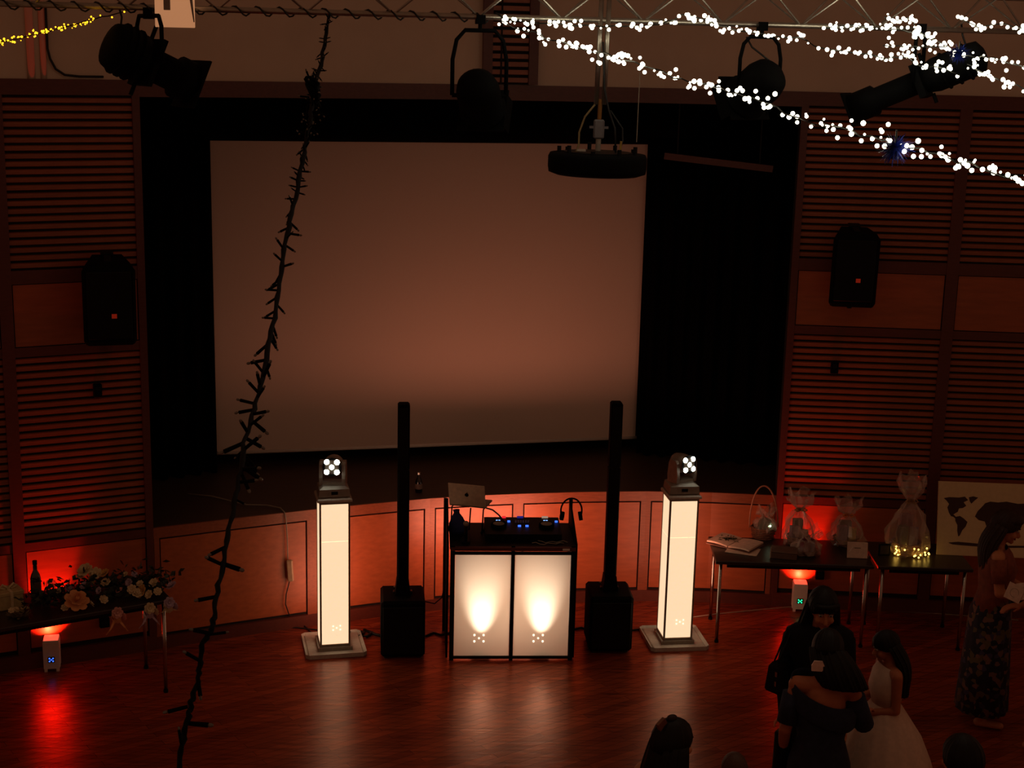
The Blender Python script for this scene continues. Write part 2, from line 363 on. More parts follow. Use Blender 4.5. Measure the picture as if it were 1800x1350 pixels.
# stage drapes: two legs and a border, folds as real waves
def drape(name, label, pts, z0, z1, waves, depth):
    mb = MB(); N = waves * 8; rows = 5; vs = []; fs = []
    def at(t):
        t *= len(pts) - 1; i = min(int(t), len(pts) - 2); return pts[i].lerp(pts[i+1], t - i)
    for side in (0, 1):
        for r in range(rows):
            z = z0 + (z1 - z0) * r / (rows - 1)
            for i in range(N + 1):
                t = i / N; p = at(t); d = (pts[-1] - pts[0]).normalized(); nrm = Vector((-d.y, d.x, 0))
                p = p + nrm * (math.sin(t * waves * 2 * PI + 0.3 * math.sin(5 * t)) * depth * (1.0 - 0.3 * r / rows) + side * 0.012)
                vs.append((p.x, p.y, z))
    n1 = N + 1; off = rows * n1
    for r in range(rows - 1):
        for i in range(N):
            k = r * n1 + i; fs.append((k, k+1, k+n1+1, k+n1)); fs.append((off+k, off+k+n1, off+k+n1+1, off+k+1))
    for i in range(N):
        fs.append((i, off+i, off+i+1, i+1)); k = (rows-1)*n1+i; fs.append((k, k+1, off+k+1, off+k))
    for r in range(rows - 1):
        k = r*n1; fs.append((k, k+n1, off+k+n1, off+k)); k += N; fs.append((k, off+k, off+k+n1, k+n1))
    o = mb.add(vs, fs).build(name, DRAPE, smooth=True); return tag(o, label, 'curtain')
S0, S1 = Vector((-2.615, 12.70, 0)), Vector((1.185, 13.60, 0))     # foot of the screen
drape('stage_curtain', 'black stage curtain hanging between the screen and the left slatted wall', [Vector((-3.45, 11.95, 0)), S0 + Vector((0.03, -0.16, 0))], 1.0, 3.93, 7, 0.05)
drape('stage_curtain', 'black stage curtain filling the wide gap right of the screen', [S1 + Vector((0.0, -0.14, 0)), Vector((2.0, 13.25, 0)), Vector((3.1, 13.0, 0))], 1.0, 3.93, 12, 0.05)
drape('stage_border_curtain', 'black border curtain hanging above the projection screen', [S0 + Vector((-0.4, -0.4, 0)), S1 + Vector((1.6, 0.1, 0))], 3.95, 4.45, 14, 0.03)
drape('stage_backdrop_curtain', 'black backdrop curtain behind the projection screen', [Vector((-3.6, 13.9, 0)), Vector((3.2, 14.6, 0))], 1.0, 4.4, 16, 0.05)

# projection screen
sa = math.atan2(S1.y - S0.y, S1.x - S0.x); SL = (S1 - S0).length
scr = thing('projection_screen', 'large blank pale projection screen hanging at the back of the stage', 'screen', (S0.x, S0.y, 0), sa)
MB().box((SL/2, 0.01, (1.125+3.872)/2), (SL, 0.006, 3.872-1.125)).build('screen_surface', SCREENM, scr)
MB().cyl((-0.03, 0.01, 1.115), (SL + 0.03, 0.01, 1.115), 0.016, n=12).build('bottom_bar', WHITE, scr, True)
MB().bbox((SL/2, 0.02, 3.93), (SL + 0.16, 0.10, 0.11), 0.012).build('roller_case', BLACK, scr)
for s in (-0.035, SL + 0.035): MB().ball((s, 0.01, 1.115), 0.02).build('bar_cap', GREY, scr, True)
for s in (0.3, SL - 0.3): MB().box((s, 0.02, 4.25), (0.03, 0.02, 0.55)).build('hanger', BLACK, scr)
# batten in the dark wing
p, q2 = px(1168, 274, 12.6), px(1358, 297, 12.55)
bt = thing('stage_batten', 'reddish brown wooden batten hanging in front of the black curtain', 'batten', (0, 0, 0))
dv = (q2 - p); MB().box((p + q2) / 2, (dv.length, 0.05, 0.055), Matrix.Rotation(math.atan2(dv.y, dv.x), 3, 'Z') @ Matrix.Rotation(-math.asin(dv.z / dv.length), 3, 'Y')).build('bar', WOODD, bt)
for t in (0.12, 0.88):
    c = p.lerp(q2, t); MB().cyl((c.x, c.y, c.z), (c.x, c.y, 4.58), 0.006, n=6).build('suspension_wire', CABLE, bt)

# ------------------------------------------------------------------ light towers with moving heads
QUIN = [(-1, -1), (1, -1), (0, 0), (-1, 1), (1, 1)]
def light_tower(loc, rz, label):
    t = thing('light_tower', label, 'light tower', loc, rz, 'lit towers beside the dj booth')
    MB().bbox((0, 0.01, 0.012), (0.48, 0.48, 0.018), 0.03).build('base_plate', LGREY, t)
    MB().box((0, 0, 0.035), (0.27, 0.27, 0.03)).build('base_frame', GREY, t)
    W = 0.112
    for sx in (-1, 1):
        for sy in (-1, 1): MB().box((sx*W, sy*W, 0.65), (0.014, 0.014, 1.2)).build('corner_post', GREY, t)
    for z in (0.06, 1.235):
        MB().box((0, -W, z), (0.21, 0.014, 0.02)).box((0, W, z), (0.21, 0.014, 0.02)).box((-W, 0, z), (0.014, 0.21, 0.02)).box((W, 0, z), (0.014, 0.21, 0.02)).build('cross_rail', GREY, t)
    for k in range(4):
        R = Rz(k * PI/2)
        for z0, z1 in ((0.072, 0.92), (0.922, 1.224)):
            MB().box(R @ Vector((0, -W - 0.001, (z0+z1)/2)), (0.208, 0.004, z1-z0), R).build('lycra_panel', TOWERM, t)
    led = MB()
    for x, z in QUIN: MB().cyl((x*0.028 + 0.012, -W-0.007, 0.205+z*0.016), (x*0.028 + 0.012, -W-0.004, 0.205+z*0.016), 0.005, n=10).build('led', LEDS, t)
    tp = MB().ring_loft([[Vector((sx*r, sy*r, z)) for sx, sy in ((-1,-1),(1,-1),(1,1),(-1,1))] for r, z in ((0.135, 1.246), (0.135, 1.262), (0.128, 1.27))]).build('top_plate', LGREY, t)
    return t
def moving_head(loc, rz, pan, tilt, label):
    t = thing('moving_head_light', label, 'stage light', loc, rz, 'moving heads on the towers')
    MB().ring_loft([[Vector((sx*r, sy*r*0.9, z)) for sx, sy in ((-1,-1),(1,-1),(1,1),(-1,1))] for r, z in ((0.10, 0.0), (0.122, 0.012), (0.116, 0.07), (0.085, 0.09))]).build('base', GREY, t)
    MB().box((0, -0.107, 0.042), (0.05, 0.006, 0.025)).build('display', BLACKP, t)
    R = Rz(pan)
    yk = MB()
    for s in (-1, 1):
        yk.ring_loft([[R @ Vector((s*0.088 + e*0.014, d, z)) for e, d in ((-1,-w_),(1,-w_),(1,w_),(-1,w_))] for z, w_ in ((0.09, 0.055), (0.15, 0.062), (0.25, 0.05), (0.275, 0.03))])
    yk.box(R @ Vector((0, 0, 0.10)), (0.19, 0.10, 0.026), R)
    yk.build('yoke', GREY, t)
    H = R @ rotm('X', tilt); c = Vector((0, 0, 0.235))
    hb = MB().lathe([(0.05, 0.085), (0.072, 0.06), (0.078, 0.0), (0.078, -0.05), (0.076, -0.075)], c, 20, rot=H @ rotm('X', -PI/2) @ Matrix.Scale(-1, 3, Vector((0,0,1))))
    hb.build('head', GREY, t, True)
    MB().cyl(c + H @ Vector((0, -0.074, 0)), c + H @ Vector((0, -0.080, 0)), 0.074, n=20).build('lens_plate', BLACKP, t)
    for x, z in QUIN:
        MB().lathe([(0.021, 0.0), (0.019, 0.006), (0.009, 0.010)], c + H @ Vector((x*0.039, -0.080, z*0.039)), 12, rot=H @ rotm('X', PI/2)).build('led', LED, t, True)
    return t
light_tower(TW1, math.radians(13), 'glowing white light tower on the floor left of the dj booth')
light_tower(TW2, math.radians(8), 'glowing white light tower between the right column speaker and the gift table')
moving_head(TW1 + Vector((0, 0, 1.27)), math.radians(13), math.radians(-13), math.radians(-6), 'lit moving head lamp on the light tower left of the booth')
moving_head(TW2 + Vector((0, 0, 1.27)), math.radians(8), math.radians(26), math.radians(-6), 'lit moving head lamp on the tower by the gift table, turned aside')

# ------------------------------------------------------------------ column speakers
def column_speaker(loc, rz, label):
    t = thing('column_speaker', label, 'speaker', loc, rz, 'slim column speakers flanking the booth')
    sb = MB().bbox((0, 0.19, 0.25), (0.345, 0.38, 0.46), 0.02).build('subwoofer', BLACK, t)
    MB().bbox((0, -0.002, 0.24), (0.315, 0.012, 0.39), 0.005).build('front_grille', BLACKP, sb)
    for sx in (-1, 1):
        for y in (0.05, 0.33): MB().cyl((sx*.13, y, 0.0), (sx*.13, y, 0.022), 0.018, n=10).build('rubber_foot', CABLE, sb)
    for k in range(2): MB().cyl((-0.06 + k*0.022, 0.33, 0.478), (-0.06 + k*0.022, 0.33, 0.486), 0.008, n=8).build('knob', GREY, sb)
    for s in (-1, 1): MB().bbox((s*0.06, 0.20, 0.489), (0.03, 0.05, 0.022), 0.005).build('socket_lug', BLACKP, t)
    MB().ring_loft([[Vector((sx*r, 0.2 + sy*r2, z)) for sx, sy in ((-1,-1),(1,-1),(1,1),(-1,1))] for r, r2, z in ((0.062, 0.07, 0.479), (0.055, 0.065, 0.53), (0.047, 0.06, 0.60))]).build('spacer', BLACK, t)
    MB().bbox((0, 0.2, 1.05), (0.092, 0.115, 0.90), 0.012).build('column_lower', BLACK, t)
    MB().bbox((0, 0.2, 1.762), (0.092, 0.115, 0.52), 0.012).build('column_upper', BLACK, t)
    MB().box((0, 0.1405, 1.4), (0.07, 0.004, 1.2)).build('column_grille', BLACKP, t)
    return t
column_speaker((-0.805, 10.835, 0), math.radians(6), 'tall black column speaker on its subwoofer left of the booth')
column_speaker((0.835, 11.04, 0), math.radians(4), 'tall black column speaker on its subwoofer right of the booth')

# ------------------------------------------------------------------ dj booth
bo = thing('dj_booth', 'black framed dj booth with two glowing cloth front panels', 'dj booth', BOOTH, BA)
def bar(mb, a, c, r=0.012): return mb.cyl(a, c, r, n=8)
for x in (-0.468, 0.0, 0.468):
    MB().box((x, 0, 0.475), (0.034 if x else 0.028, 0.026, 0.95)).build('front_post', BLACKP, bo)
for x in (-0.52, 0.50):
    MB().box((x, 0.60, 0.57), (0.026, 0.026, 1.14)).build('rear_post', BLACKP, bo)
for z in (0.025, 0.885): MB().box((0, 0, z), (0.93, 0.022, 0.022)).build('front_rail', BLACKP, bo)
MB().box((0, -0.004, 0.922), (0.97, 0.03, 0.028)).build('front_edge', WOODD, bo)
for x0, x1 in ((-0.449, -0.016), (0.016, 0.449)):
    pnl = MB().add([(x0, 0.0, 0.036), (x1, 0.0, 0.036), (x1, 0.0, 0.874), (x0, 0.0, 0.874)], [(0, 1, 2, 3)]).build('lycra_panel', LYCRA, bo)
    cx = (x0 + x1) / 2 + (-0.02 if x0 < 0 else -0.02)
    for x, z in QUIN: MB().cyl((cx + x*0.036, -0.010, 0.185 + z*0.026), (cx + x*0.036, -0.004, 0.185 + z*0.026), 0.0075 if z == 0 else 0.0085, n=10).build('led', LEDS, pnl)
MB().box((0, 0.30, 0.925), (0.98, 0.60, 0.02)).build('table_top', BLACKP, bo)
for s, x in ((-1, -0.505), (1, 0.492)):
    M = Matrix(((0, 1, 0), (1, 0, 0), (0, 0, 1)))
    MB().add([(x-0.008, 0.0, 0.02), (x-0.008, 0.6, 0.02), (x-0.008, 0.6, 1.14), (x-0.008, 0.0, 0.955), (x+0.008, 0.0, 0.02), (x+0.008, 0.6, 0.02), (x+0.008, 0.6, 1.14), (x+0.008, 0.0, 0.955)],
             [(0,1,2,3),(7,6,5,4),(0,4,5,1),(1,5,6,2),(2,6,7,3),(3,7,4,0)]).build('side_wing', BLACK, bo)
for x in (-0.235, 0.235):
    lp = MB().bbox((x, 0.125, 0.05), (0.15, 0.10, 0.08), 0.01).build('floor_lamp_unit', BLACKP, bo)
MB().box((0.41, -0.021, 0.922), (0.055, 0.003, 0.016)).build('label_plate', WHITE, bo)

def on_booth(x, y, z): return BOOTH + Rz(BA) @ Vector((x, y, z))
dj = thing('dj_controller', 'black dj controller with blue lit keys on the booth top', 'dj controller', on_booth(0.09, 0.33, 0.935), BA)
MB().ring_loft([[Vector((sx*0.30, sy*0.17, z + (0.03 if (sy > 0 and z > 0) else 0))) for sx, sy in ((-1,-1),(1,-1),(1,1),(-1,1))] for z in (0.0, 0.05)]).build('body', BLACKP, dj)
TI = math.atan2(0.03, 0.34)
def dz(y): return 0.065 + y * 0.03 / 0.34
for s in (-1, 1):
    j = MB().cyl((s*0.19, -0.01, dz(-.01)), (s*0.19, -0.012, dz(-.01) + 0.02), 0.062, n=24).build('jog_wheel', BLACK, dj, True)
    MB().cyl((s*0.19, -0.012, dz(-.01) + .02), (s*0.19, -0.012, dz(-.01) + 0.024), 0.045, n=20).build('jog_plate', GREY, j)
for s in (-1, 1):
    for k in range(2): MB().box((s*0.19 - 0.01 + k*0.02 + 0.0, 0.085, dz(.085) + 0.006), (0.014, 0.01, 0.010)).build('lit_key', mat('pale_blue_key', (120,170,255), emit=(140, 190, 255), power=1.2), dj)
    MB().box((s*0.19 + 0.085, 0.07, dz(.07) + 0.006), (0.022, 0.014, 0.012)).build('lit_key', LEDB, dj)
for x in (-0.025, 0.035): MB().box((x, -0.02, dz(-.02) + 0.006), (0.024, 0.014, 0.012)).build('lit_key', LEDB, dj)
MB().box((-0.14, 0.15, dz(.15) + 0.008), (0.03, 0.012, 0.014)).build('red_key', LEDR, dj)
MB().box((0.19, 0.155, dz(.155) + 0.007), (0.05, 0.012, 0.014)).build('white_key', mat('ivory_key', (235, 205, 180), emit=(235, 200, 170), power=0.35), dj)
MB().box((-0.01, 0.155, dz(.155) + 0.007), (0.05, 0.012, 0.014)).build('purple_key', mat('indigo_key', (50, 40, 140), emit=(40, 40, 140), power=0.6), dj)
for k in range(6): MB().cyl((-0.05 + k*0.02, 0.06, dz(.06)), (-0.05 + k*0.02, 0.06, dz(.06) + 0.018), 0.007, n=8).build('knob', GREY, dj)
# strip of cables and small wires lying at the front of the top
for k, (x0, x1, y0) in enumerate(((0.15, 0.40, 0.07), (0.2, 0.43, 0.11))):
    pts = [on_booth(x0 + (x1-x0)*i/8, y0 + 0.02*math.sin(i*1.9 + k), 0.941 + 0.004*math.cos(i)) for i in range(9)]
    tag(MB().tube(pts, 0.0035, 6).build('audio_cable', WCABLE, smooth=True), ('thin pale cable lying along the booth front edge' if k == 0 else 'thin pale cable behind the one on the booth front edge'), 'cable', 'cables on the booth top')
# laptop on a stand at the left of the booth
lt = thing('laptop', 'silver grey laptop seen from behind, raised on a stand on the booth', 'laptop', on_booth(-0.345, 0.42, 1.125), math.radians(-14))
MB().bbox((0, 0.10, 0.006), (0.30, 0.21, 0.012), 0.004).build('base', GREY, lt)
RL = rotm('X', math.radians(14))
ld = MB().bbox(Vector((0, -0.006, 0.012)) + RL @ Vector((0, 0, 0.098)), (0.30, 0.007, 0.196), 0.003, RL).build('lid', mat('laptop_lid', (206, 184, 160), 0.4, 0.0), lt)
em = Vector((0, -0.0115, 0.012)) + RL @ Vector((0, 0, 0.10))
MB().lathe([(0.016, 0), (0.016, 0.0012)], em, 18, rot=RL @ rotm('X', PI/2)).box(em + RL @ Vector((0.004, -0.0006, 0.021)), (0.006, 0.0012, 0.008), RL @ rotm('Y', 0.6)).build('lid_emblem', BLACK, ld)
ls = thing('laptop_stand', 'thin legged black stand carrying the laptop on the booth', 'stand', on_booth(-0.345, 0.42, 0.935), math.radians(-14))
for x in (-0.13, 0.13):
    MB().tube([(x, -0.03, 0.004), (x, 0.0, 0.18), (x, 0.19, 0.182)], 0.006).build('leg', BLACKP, ls, True)
    MB().tube([(x, -0.06, 0.006), (x, 0.20, 0.006)], 0.006).build('foot_bar', BLACKP, ls, True)
MB().tube([(-0.13, 0.05, 0.181), (0.13, 0.05, 0.181)], 0.006).build('cross_bar', BLACKP, ls, True)
MB().tube([(0.02, -0.02, 0.005), (0.02, 0.02, 0.178)], 0.006).build('leg', BLACKP, ls, True)
pts = [on_booth(-0.20, 0.36, 1.135), on_booth(-0.15, 0.33, 1.13), on_booth(-0.10, 0.34, 1.085), on_booth(-0.06, 0.36, 1.03), on_booth(-0.02, 0.40, 0.99), on_booth(-0.01, 0.42, 1.015)]
tag(MB().tube(pts, 0.006, 6).build('laptop_cable', CABLE, smooth=True), 'dark cable curving from the laptop down to the dj controller', 'cable')
mk = thing('microphone', 'black microphone standing upright left on the booth top', 'microphone', on_booth(-0.365, 0.10, 0.935), 0)
MB().cyl((0, 0, 0.0), (0, 0, 0.012), 0.035, n=16).build('stand_base', BLACKP, mk)
MB().lathe([(0.011, 0.012), (0.013, 0.09), (0.017, 0.13), (0.014, 0.14)], n=12).build('handle', BLACKP, mk, True)
MB().ball((0, 0, 0.155), 0.023).build('grille_ball', GREY, mk, True)
bl = thing('fabric_pouch', 'dark blue cloth pouch slumped beneath the laptop on the booth', 'pouch', on_booth(-0.43, 0.33, 0.935), 0.2)
mb = MB()
rings = []
for k, (r, z) in enumerate(((0.055, 0.0), (0.07, 0.03), (0.066, 0.08), (0.045, 0.13), (0.02, 0.165), (0.028, 0.185))):
    rings.append([Vector((r*(1+0.14*math.sin(3*a+k))*math.cos(a), r*0.8*(1+0.12*math.cos(2*a+k))*math.sin(a) + 0.012*k*0.5, z)) for a in (2*PI*i/18 for i in range(18))])
mb.ring_loft(rings).build('bag', mat('navy_cloth', (24, 34, 90), 0.8), bl, True)
MB().tube([(0.021*math.cos(2*PI*i/12), 0.017*math.sin(2*PI*i/12) + 0.024, 0.166) for i in range(13)], 0.004, 6).build('drawstring', CABLE, bl, True)
hp = thing('headphones', 'black headphones hung on the right wing of the booth', 'headphones', on_booth(0.488, 0.44, 1.045), BA)
MB().tube([(0.085*math.cos(a), 0.0, 0.045 + 0.105*math.sin(a)) for a in (-0.35 + i*(PI+0.7)/16 for i in range(17))], 0.007, 8).build('headband', BLACK, hp, True)
for s in (-1, 1): MB().cyl((s*0.088, 0, 0.005), (s*0.06, 0, 0.0), 0.036, n=16).build('ear_cup', BLACK, hp, True)

# ------------------------------------------------------------------ wall loudspeakers and small boxes
def pa_speaker(name_loc, rz, tilt, label):
    t = thing('wall_loudspeaker', label, 'speaker', name_loc, rz, 'loudspeakers on the slatted walls')
    t.rotation_euler = Euler((tilt, 0, rz), 'XYZ')
    w2, h, d = 0.185, 0.60, 0.30
    prof = [(-w2+.02, -d), (w2-.02, -d), (w2, -d+.03), (w2*0.68, 0), (-w2*0.68, 0), (-w2, -d+.03)]
    cb = MB().ring_loft([[Vector((x*k, y*k2, z)) for x, y in prof] for z, k, k2 in ((-h/2, .92, .97), (-h/2+.03, 1, 1), (h/2-.05, 1, 1), (h/2, .82, .9))]).build('cabinet', BLACK, t)
    MB().bbox((0, -d-0.002, 0.0), (0.31, 0.012, 0.50), 0.005).build('grille', BLACKP, t)
    MB().box((0.03, -d-0.011, -0.075), (0.036, 0.005, 0.032)).build('badge', RED, t)
    MB().box((0, 0.0, h/2 + .012), (0.09, 0.12, 0.014)).box((0, -0.13, h/2 + 0.008), (0.05, 0.2, 0.012)).build('top_bracket', BLACKP, t)
    MB().box((0, -0.05, -h/2 - .02), (0.05, 0.16, 0.03)).cyl((0, -.12, -h/2-.05), (0, -.12, -h/2), 0.02, n=10).build('bottom_bracket', BLACKP, t)
    MB().box((0, 0.045, 0), (0.06, 0.09, 0.5)).build('wall_plate', BLACKP, t)
    return t
nL = Vector((math.sin(aL), -math.cos(aL), 0)); nR = Vector((math.sin(aR), -math.cos(aR), 0))
def on_wall(x, y, n0, P0, off):
    d = fwd * F + ir * (x - 900) - iu * (y - 675); return EYE + d * ((P0 + n0*off - EYE).dot(n0) / d.dot(n0))
c = on_wall(190, 517, nL, cL, 0.14); pa_speaker(c + Vector((0,0,0)), math.radians(17), math.radians(7), 'black loudspeaker with orange badge on the left slatted wall')
c = on_wall(1496, 462, nR, cR, 0.13); pa_speaker(c, math.radians(-6), math.radians(5), 'black loudspeaker with red badge on the right slatted wall')
for (x, y, n0, P0, a, lb) in ((170, 685, nL, cL, aL, 'small black box fixed to slats below the left loudspeaker'), (1466, 645, nR, cR, aR, 'small black box fixed to slats below the right loudspeaker')):
    t = thing('wall_sensor', lb, 'sensor', on_wall(x, y, n0, P0, 0.0), a, 'small boxes on the slatted walls')
    MB().bbox((0, -0.032, 0), (0.062, 0.04, 0.105), 0.006).build('housing', BLACK, t)
    MB().box((0, -0.056, 0.02), (0.036, 0.008, 0.03)).build('window', BLACKP, t)
for (x, y, n0, P0, a, lb) in ((182, 1091, nL, cL, aL, 'black socket box low on the left wall behind flower ribbons'), (1440, 1008, nR, cR, aR, 'black socket box low on the right wall under the gift table')):
    t = thing('wall_socket', lb, 'socket', on_wall(x, y, n0, P0, 0.0), a, 'black sockets low on the walls')
    MB().bbox((0, -0.036, 0), (0.075, 0.04, 0.08), 0.006).build('housing', BLACK, t)
    MB().cyl((0, -0.056, 0), (0, -0.060, 0), 0.024, n=16).build('socket_face', BLACKP, t)

# ------------------------------------------------------------------ battery uplights
def uplight(loc, rz, leds, label):
    t = thing('uplight', label, 'uplight', loc, rz, 'red uplights standing at the walls')
    k = 0.058
    MB().ring_loft([[Vector((sx*r, sy*r, z)) for sx, sy in ((-1,-1),(1,-1),(1,1),(-1,1))] for r, z in ((k, 0.025), (k*1.02, 0.235), (k*0.96, 0.25))]).build('housing', WHITE, t)
    for sx in (-1, 1):
        for sy in (-1, 1): MB().box((sx*k*.75, sy*k*.75, 0.0125), (0.022, 0.022, 0.025)).build('foot', WHITE, t)
    MB().box((0, 0, 0.254), (0.106, 0.106, 0.008)).build('lens', REDSTRIP, t)
    dsp = MB().box((0.0, -k - 0.002, 0.10), (0.05, 0.004, 0.045)).build('display', BLACKP, t)
    for x, z in QUIN: MB().cyl((x*.013, -k-0.0075, 0.10+z*.011), (x*.013, -k-.004, 0.10+z*.011), 0.006, n=8).build('led', leds, dsp)
    return t
uplight(UPL, math.radians(12), LEDB, 'white uplight with blue display throwing red light behind the flower table')
uplight(UPR, math.radians(-4), LEDG, 'white uplight with green display throwing red light behind the gift table')

# ------------------------------------------------------------------ cables
cb = thing('hanging_cable', 'pale cable with inline adapter hanging over the stage front', 'cable')
p0 = LIP[1]
def front(x, y, off=0.04):             # point just before the stage front seen at a pixel
    best = None
    for i in range(len(LIP) - 1):
        t = (LIP[i+1] - LIP[i]).normalized(); n0 = Vector((t.y, -t.x, 0)); d = fwd * F + ir * (x - 900) - iu * (y - 675)
        q = EYE + d * ((LIP[i] + n0*off - EYE).dot(n0) / d.dot(n0)); s = (q - LIP[i]).dot(t) / (LIP[i+1] - LIP[i]).length
        if -0.02 <= s <= 1.02: return q
    return q
top = front(500, 897, 0.03); top.z = 1.008
MB().tube([pz(330, 868, 1.006), pz(372, 872, 1.006), pz(432, 887, 1.006), pz(470, 888, 1.006), pz(493, 893, 1.006), top, front(503, 915), front(505, 945), front(506, 983)], 0.005, 6).build('lead', WCABLE, cb, True)
a, c = front(507, 985, .05), front(513, 1021, .05)
MB().bbox((a + c) / 2, (0.05, 0.035, (a - c).length), 0.008, rotm('Y', -0.06)).build('adapter', mat('ivory_plastic', (176, 150, 120), 0.5), cb)
MB().tube([front(509, 1021), front(503, 1045), front(502, 1062), front(508, 1080), pz(514, 1092, 0.01), pz(535, 1100, 0.008), pz(556, 1120, 0.008)], 0.005, 6).build('mains_lead', CABLE, cb, True)
def floor_cable(label, pts, r=0.006, m=CABLE, z=None):
    z = r if z is None else z
    tag(MB().tube([pz(x, y, z) for x, y in pts], r, 6).build('floor_cable', m, smooth=True), label, 'cable')
floor_cable('black cable running along the foot of the stage to the left tower', [(395, 1116), (440, 1110), (480, 1106), (520, 1103), (556, 1107), (590, 1112)])
floor_cable('black cables bunched on the floor between tower and left subwoofer', [(612, 1113), (625, 1108), (640, 1112), (632, 1118), (645, 1119), (655, 1112), (640, 1107), (660, 1115), (672, 1118)], 0.012)
floor_cable('black cable between left subwoofer and the dj booth', [(748, 1118), (762, 1112), (775, 1116), (790, 1112)], 0.009)
floor_cable('black cable between the booth and right subwoofer', [(1010, 1106), (1022, 1103), (1036, 1108)], 0.009)
floor_cable('black cable from right subwoofer to the light tower beside it', [(1110, 1108), (1125, 1106), (1145, 1109), (1160, 1112)], 0.008)
floor_cable('thin pale cable crossing the floor under the gift table', [(1215, 1085), (1260, 1079), (1320, 1073), (1385, 1067), (1440, 1066), (1500, 1069), (1560, 1074), (1640, 1078), (1720, 1084), (1790, 1090)], 0.004, WCABLE)
p0 = pz(752, 1050, 0.3)
tag(MB().tube([(-0.74, 11.18, 0.42), (-0.66, 11.22, 0.34), (-0.58, 11.2, 0.33), (-0.52, 11.16, 0.40), (-0.49, 11.12, 0.55), (-0.478, 11.10, 0.66)], 0.005, 6).build('signal_cable', CABLE, smooth=True), 'thin cable looping from the left subwoofer up to the booth', 'cable')

# bottle on the stage edge
bt = thing('glass_bottle', 'dark glass bottle with a bright glint standing on the stage edge', 'bottle', (pz(736, 864, 0.995).x, pz(736, 864, 0.995).y, 0.992))
MB().lathe([(0.028, 0.0), (0.031, 0.01), (0.031, 0.085), (0.024, 0.11), (0.014, 0.13), (0.013, 0.155)], n=16).build('body', mat('dark_glass', (16, 12, 10), 0.08, spec=0.9), bt, True)
MB().lathe([(0.015, 0.155), (0.015, 0.172)], n=12).build('cap', STEEL, bt)
MB().lathe([(0.0318, 0.03), (0.0318, 0.075)], n=16, cap=False).build('paper_label', mat('pale_label', (130, 105, 95), 0.6), bt)

# ------------------------------------------------------------------ truss, stage lamps, hanging ring
TY = 8.6; ta = math.radians(11.5)
P0 = px(900, 31, TY); du = Vector((math.cos(ta), math.sin(ta), 0))
tr = thing('lighting_truss', 'long triangular aluminium lighting truss crossing the hall under the ceiling', 'truss', P0, ta)
XA, XB = -3.6, 4.2
MB().cyl((XA, 0, 0), (XB, 0, 0), 0.0165, n=12).build('lower_chord', ALU, tr, True)
for y in (-0.11, 0.11): MB().cyl((XA, y, 0.2), (XB, y, 0.2), 0.0165, n=12).build('upper_chord', ALU, tr, True)
base = None; k = 0; x = XA + 0.05; st = 0.24
while x < XB - st:
    for y in (-0.11, 0.11):
        z0, z1, y0, y1 = (0, 0.2, 0, y) if k % 2 == 0 else (0.2, 0, y, 0)
        MB().cyl((x, y0, z0), (x + st, y1, z1), 0.006, n=6).build('diagonal_brace', ALU, tr)
    x += st; k += 1
def tx(x, dz_=0.0, off=0.0): # truss point at photo column x
    d = fwd * F + ir * (x - 900) - iu * (35 - 675)
    n0 = Vector((-du.y, du.x, 0)); t = (P0 - EYE).dot(n0) / d.dot(n0); q = EYE + d * t
    return Vector((q.x, q.y, P0.z + dz_)) + n0 * off
# dark wire wound round the chord at its left half
pts = []
s = -2.9
while s < -0.05:
    pts.append(P0 + du * s + Vector((-du.y, du.x, 0)) * (0.026 * math.cos(s * 52)) + Vector((0, 0, 0.026 * math.sin(s * 52) - 0.004))); s += 0.018
tag(MB().tube(pts, 0.005, 5).build('unlit_light_wire', GREENWIRE, smooth=True), 'unlit dark light wire wound round the left part of the truss', 'cable')

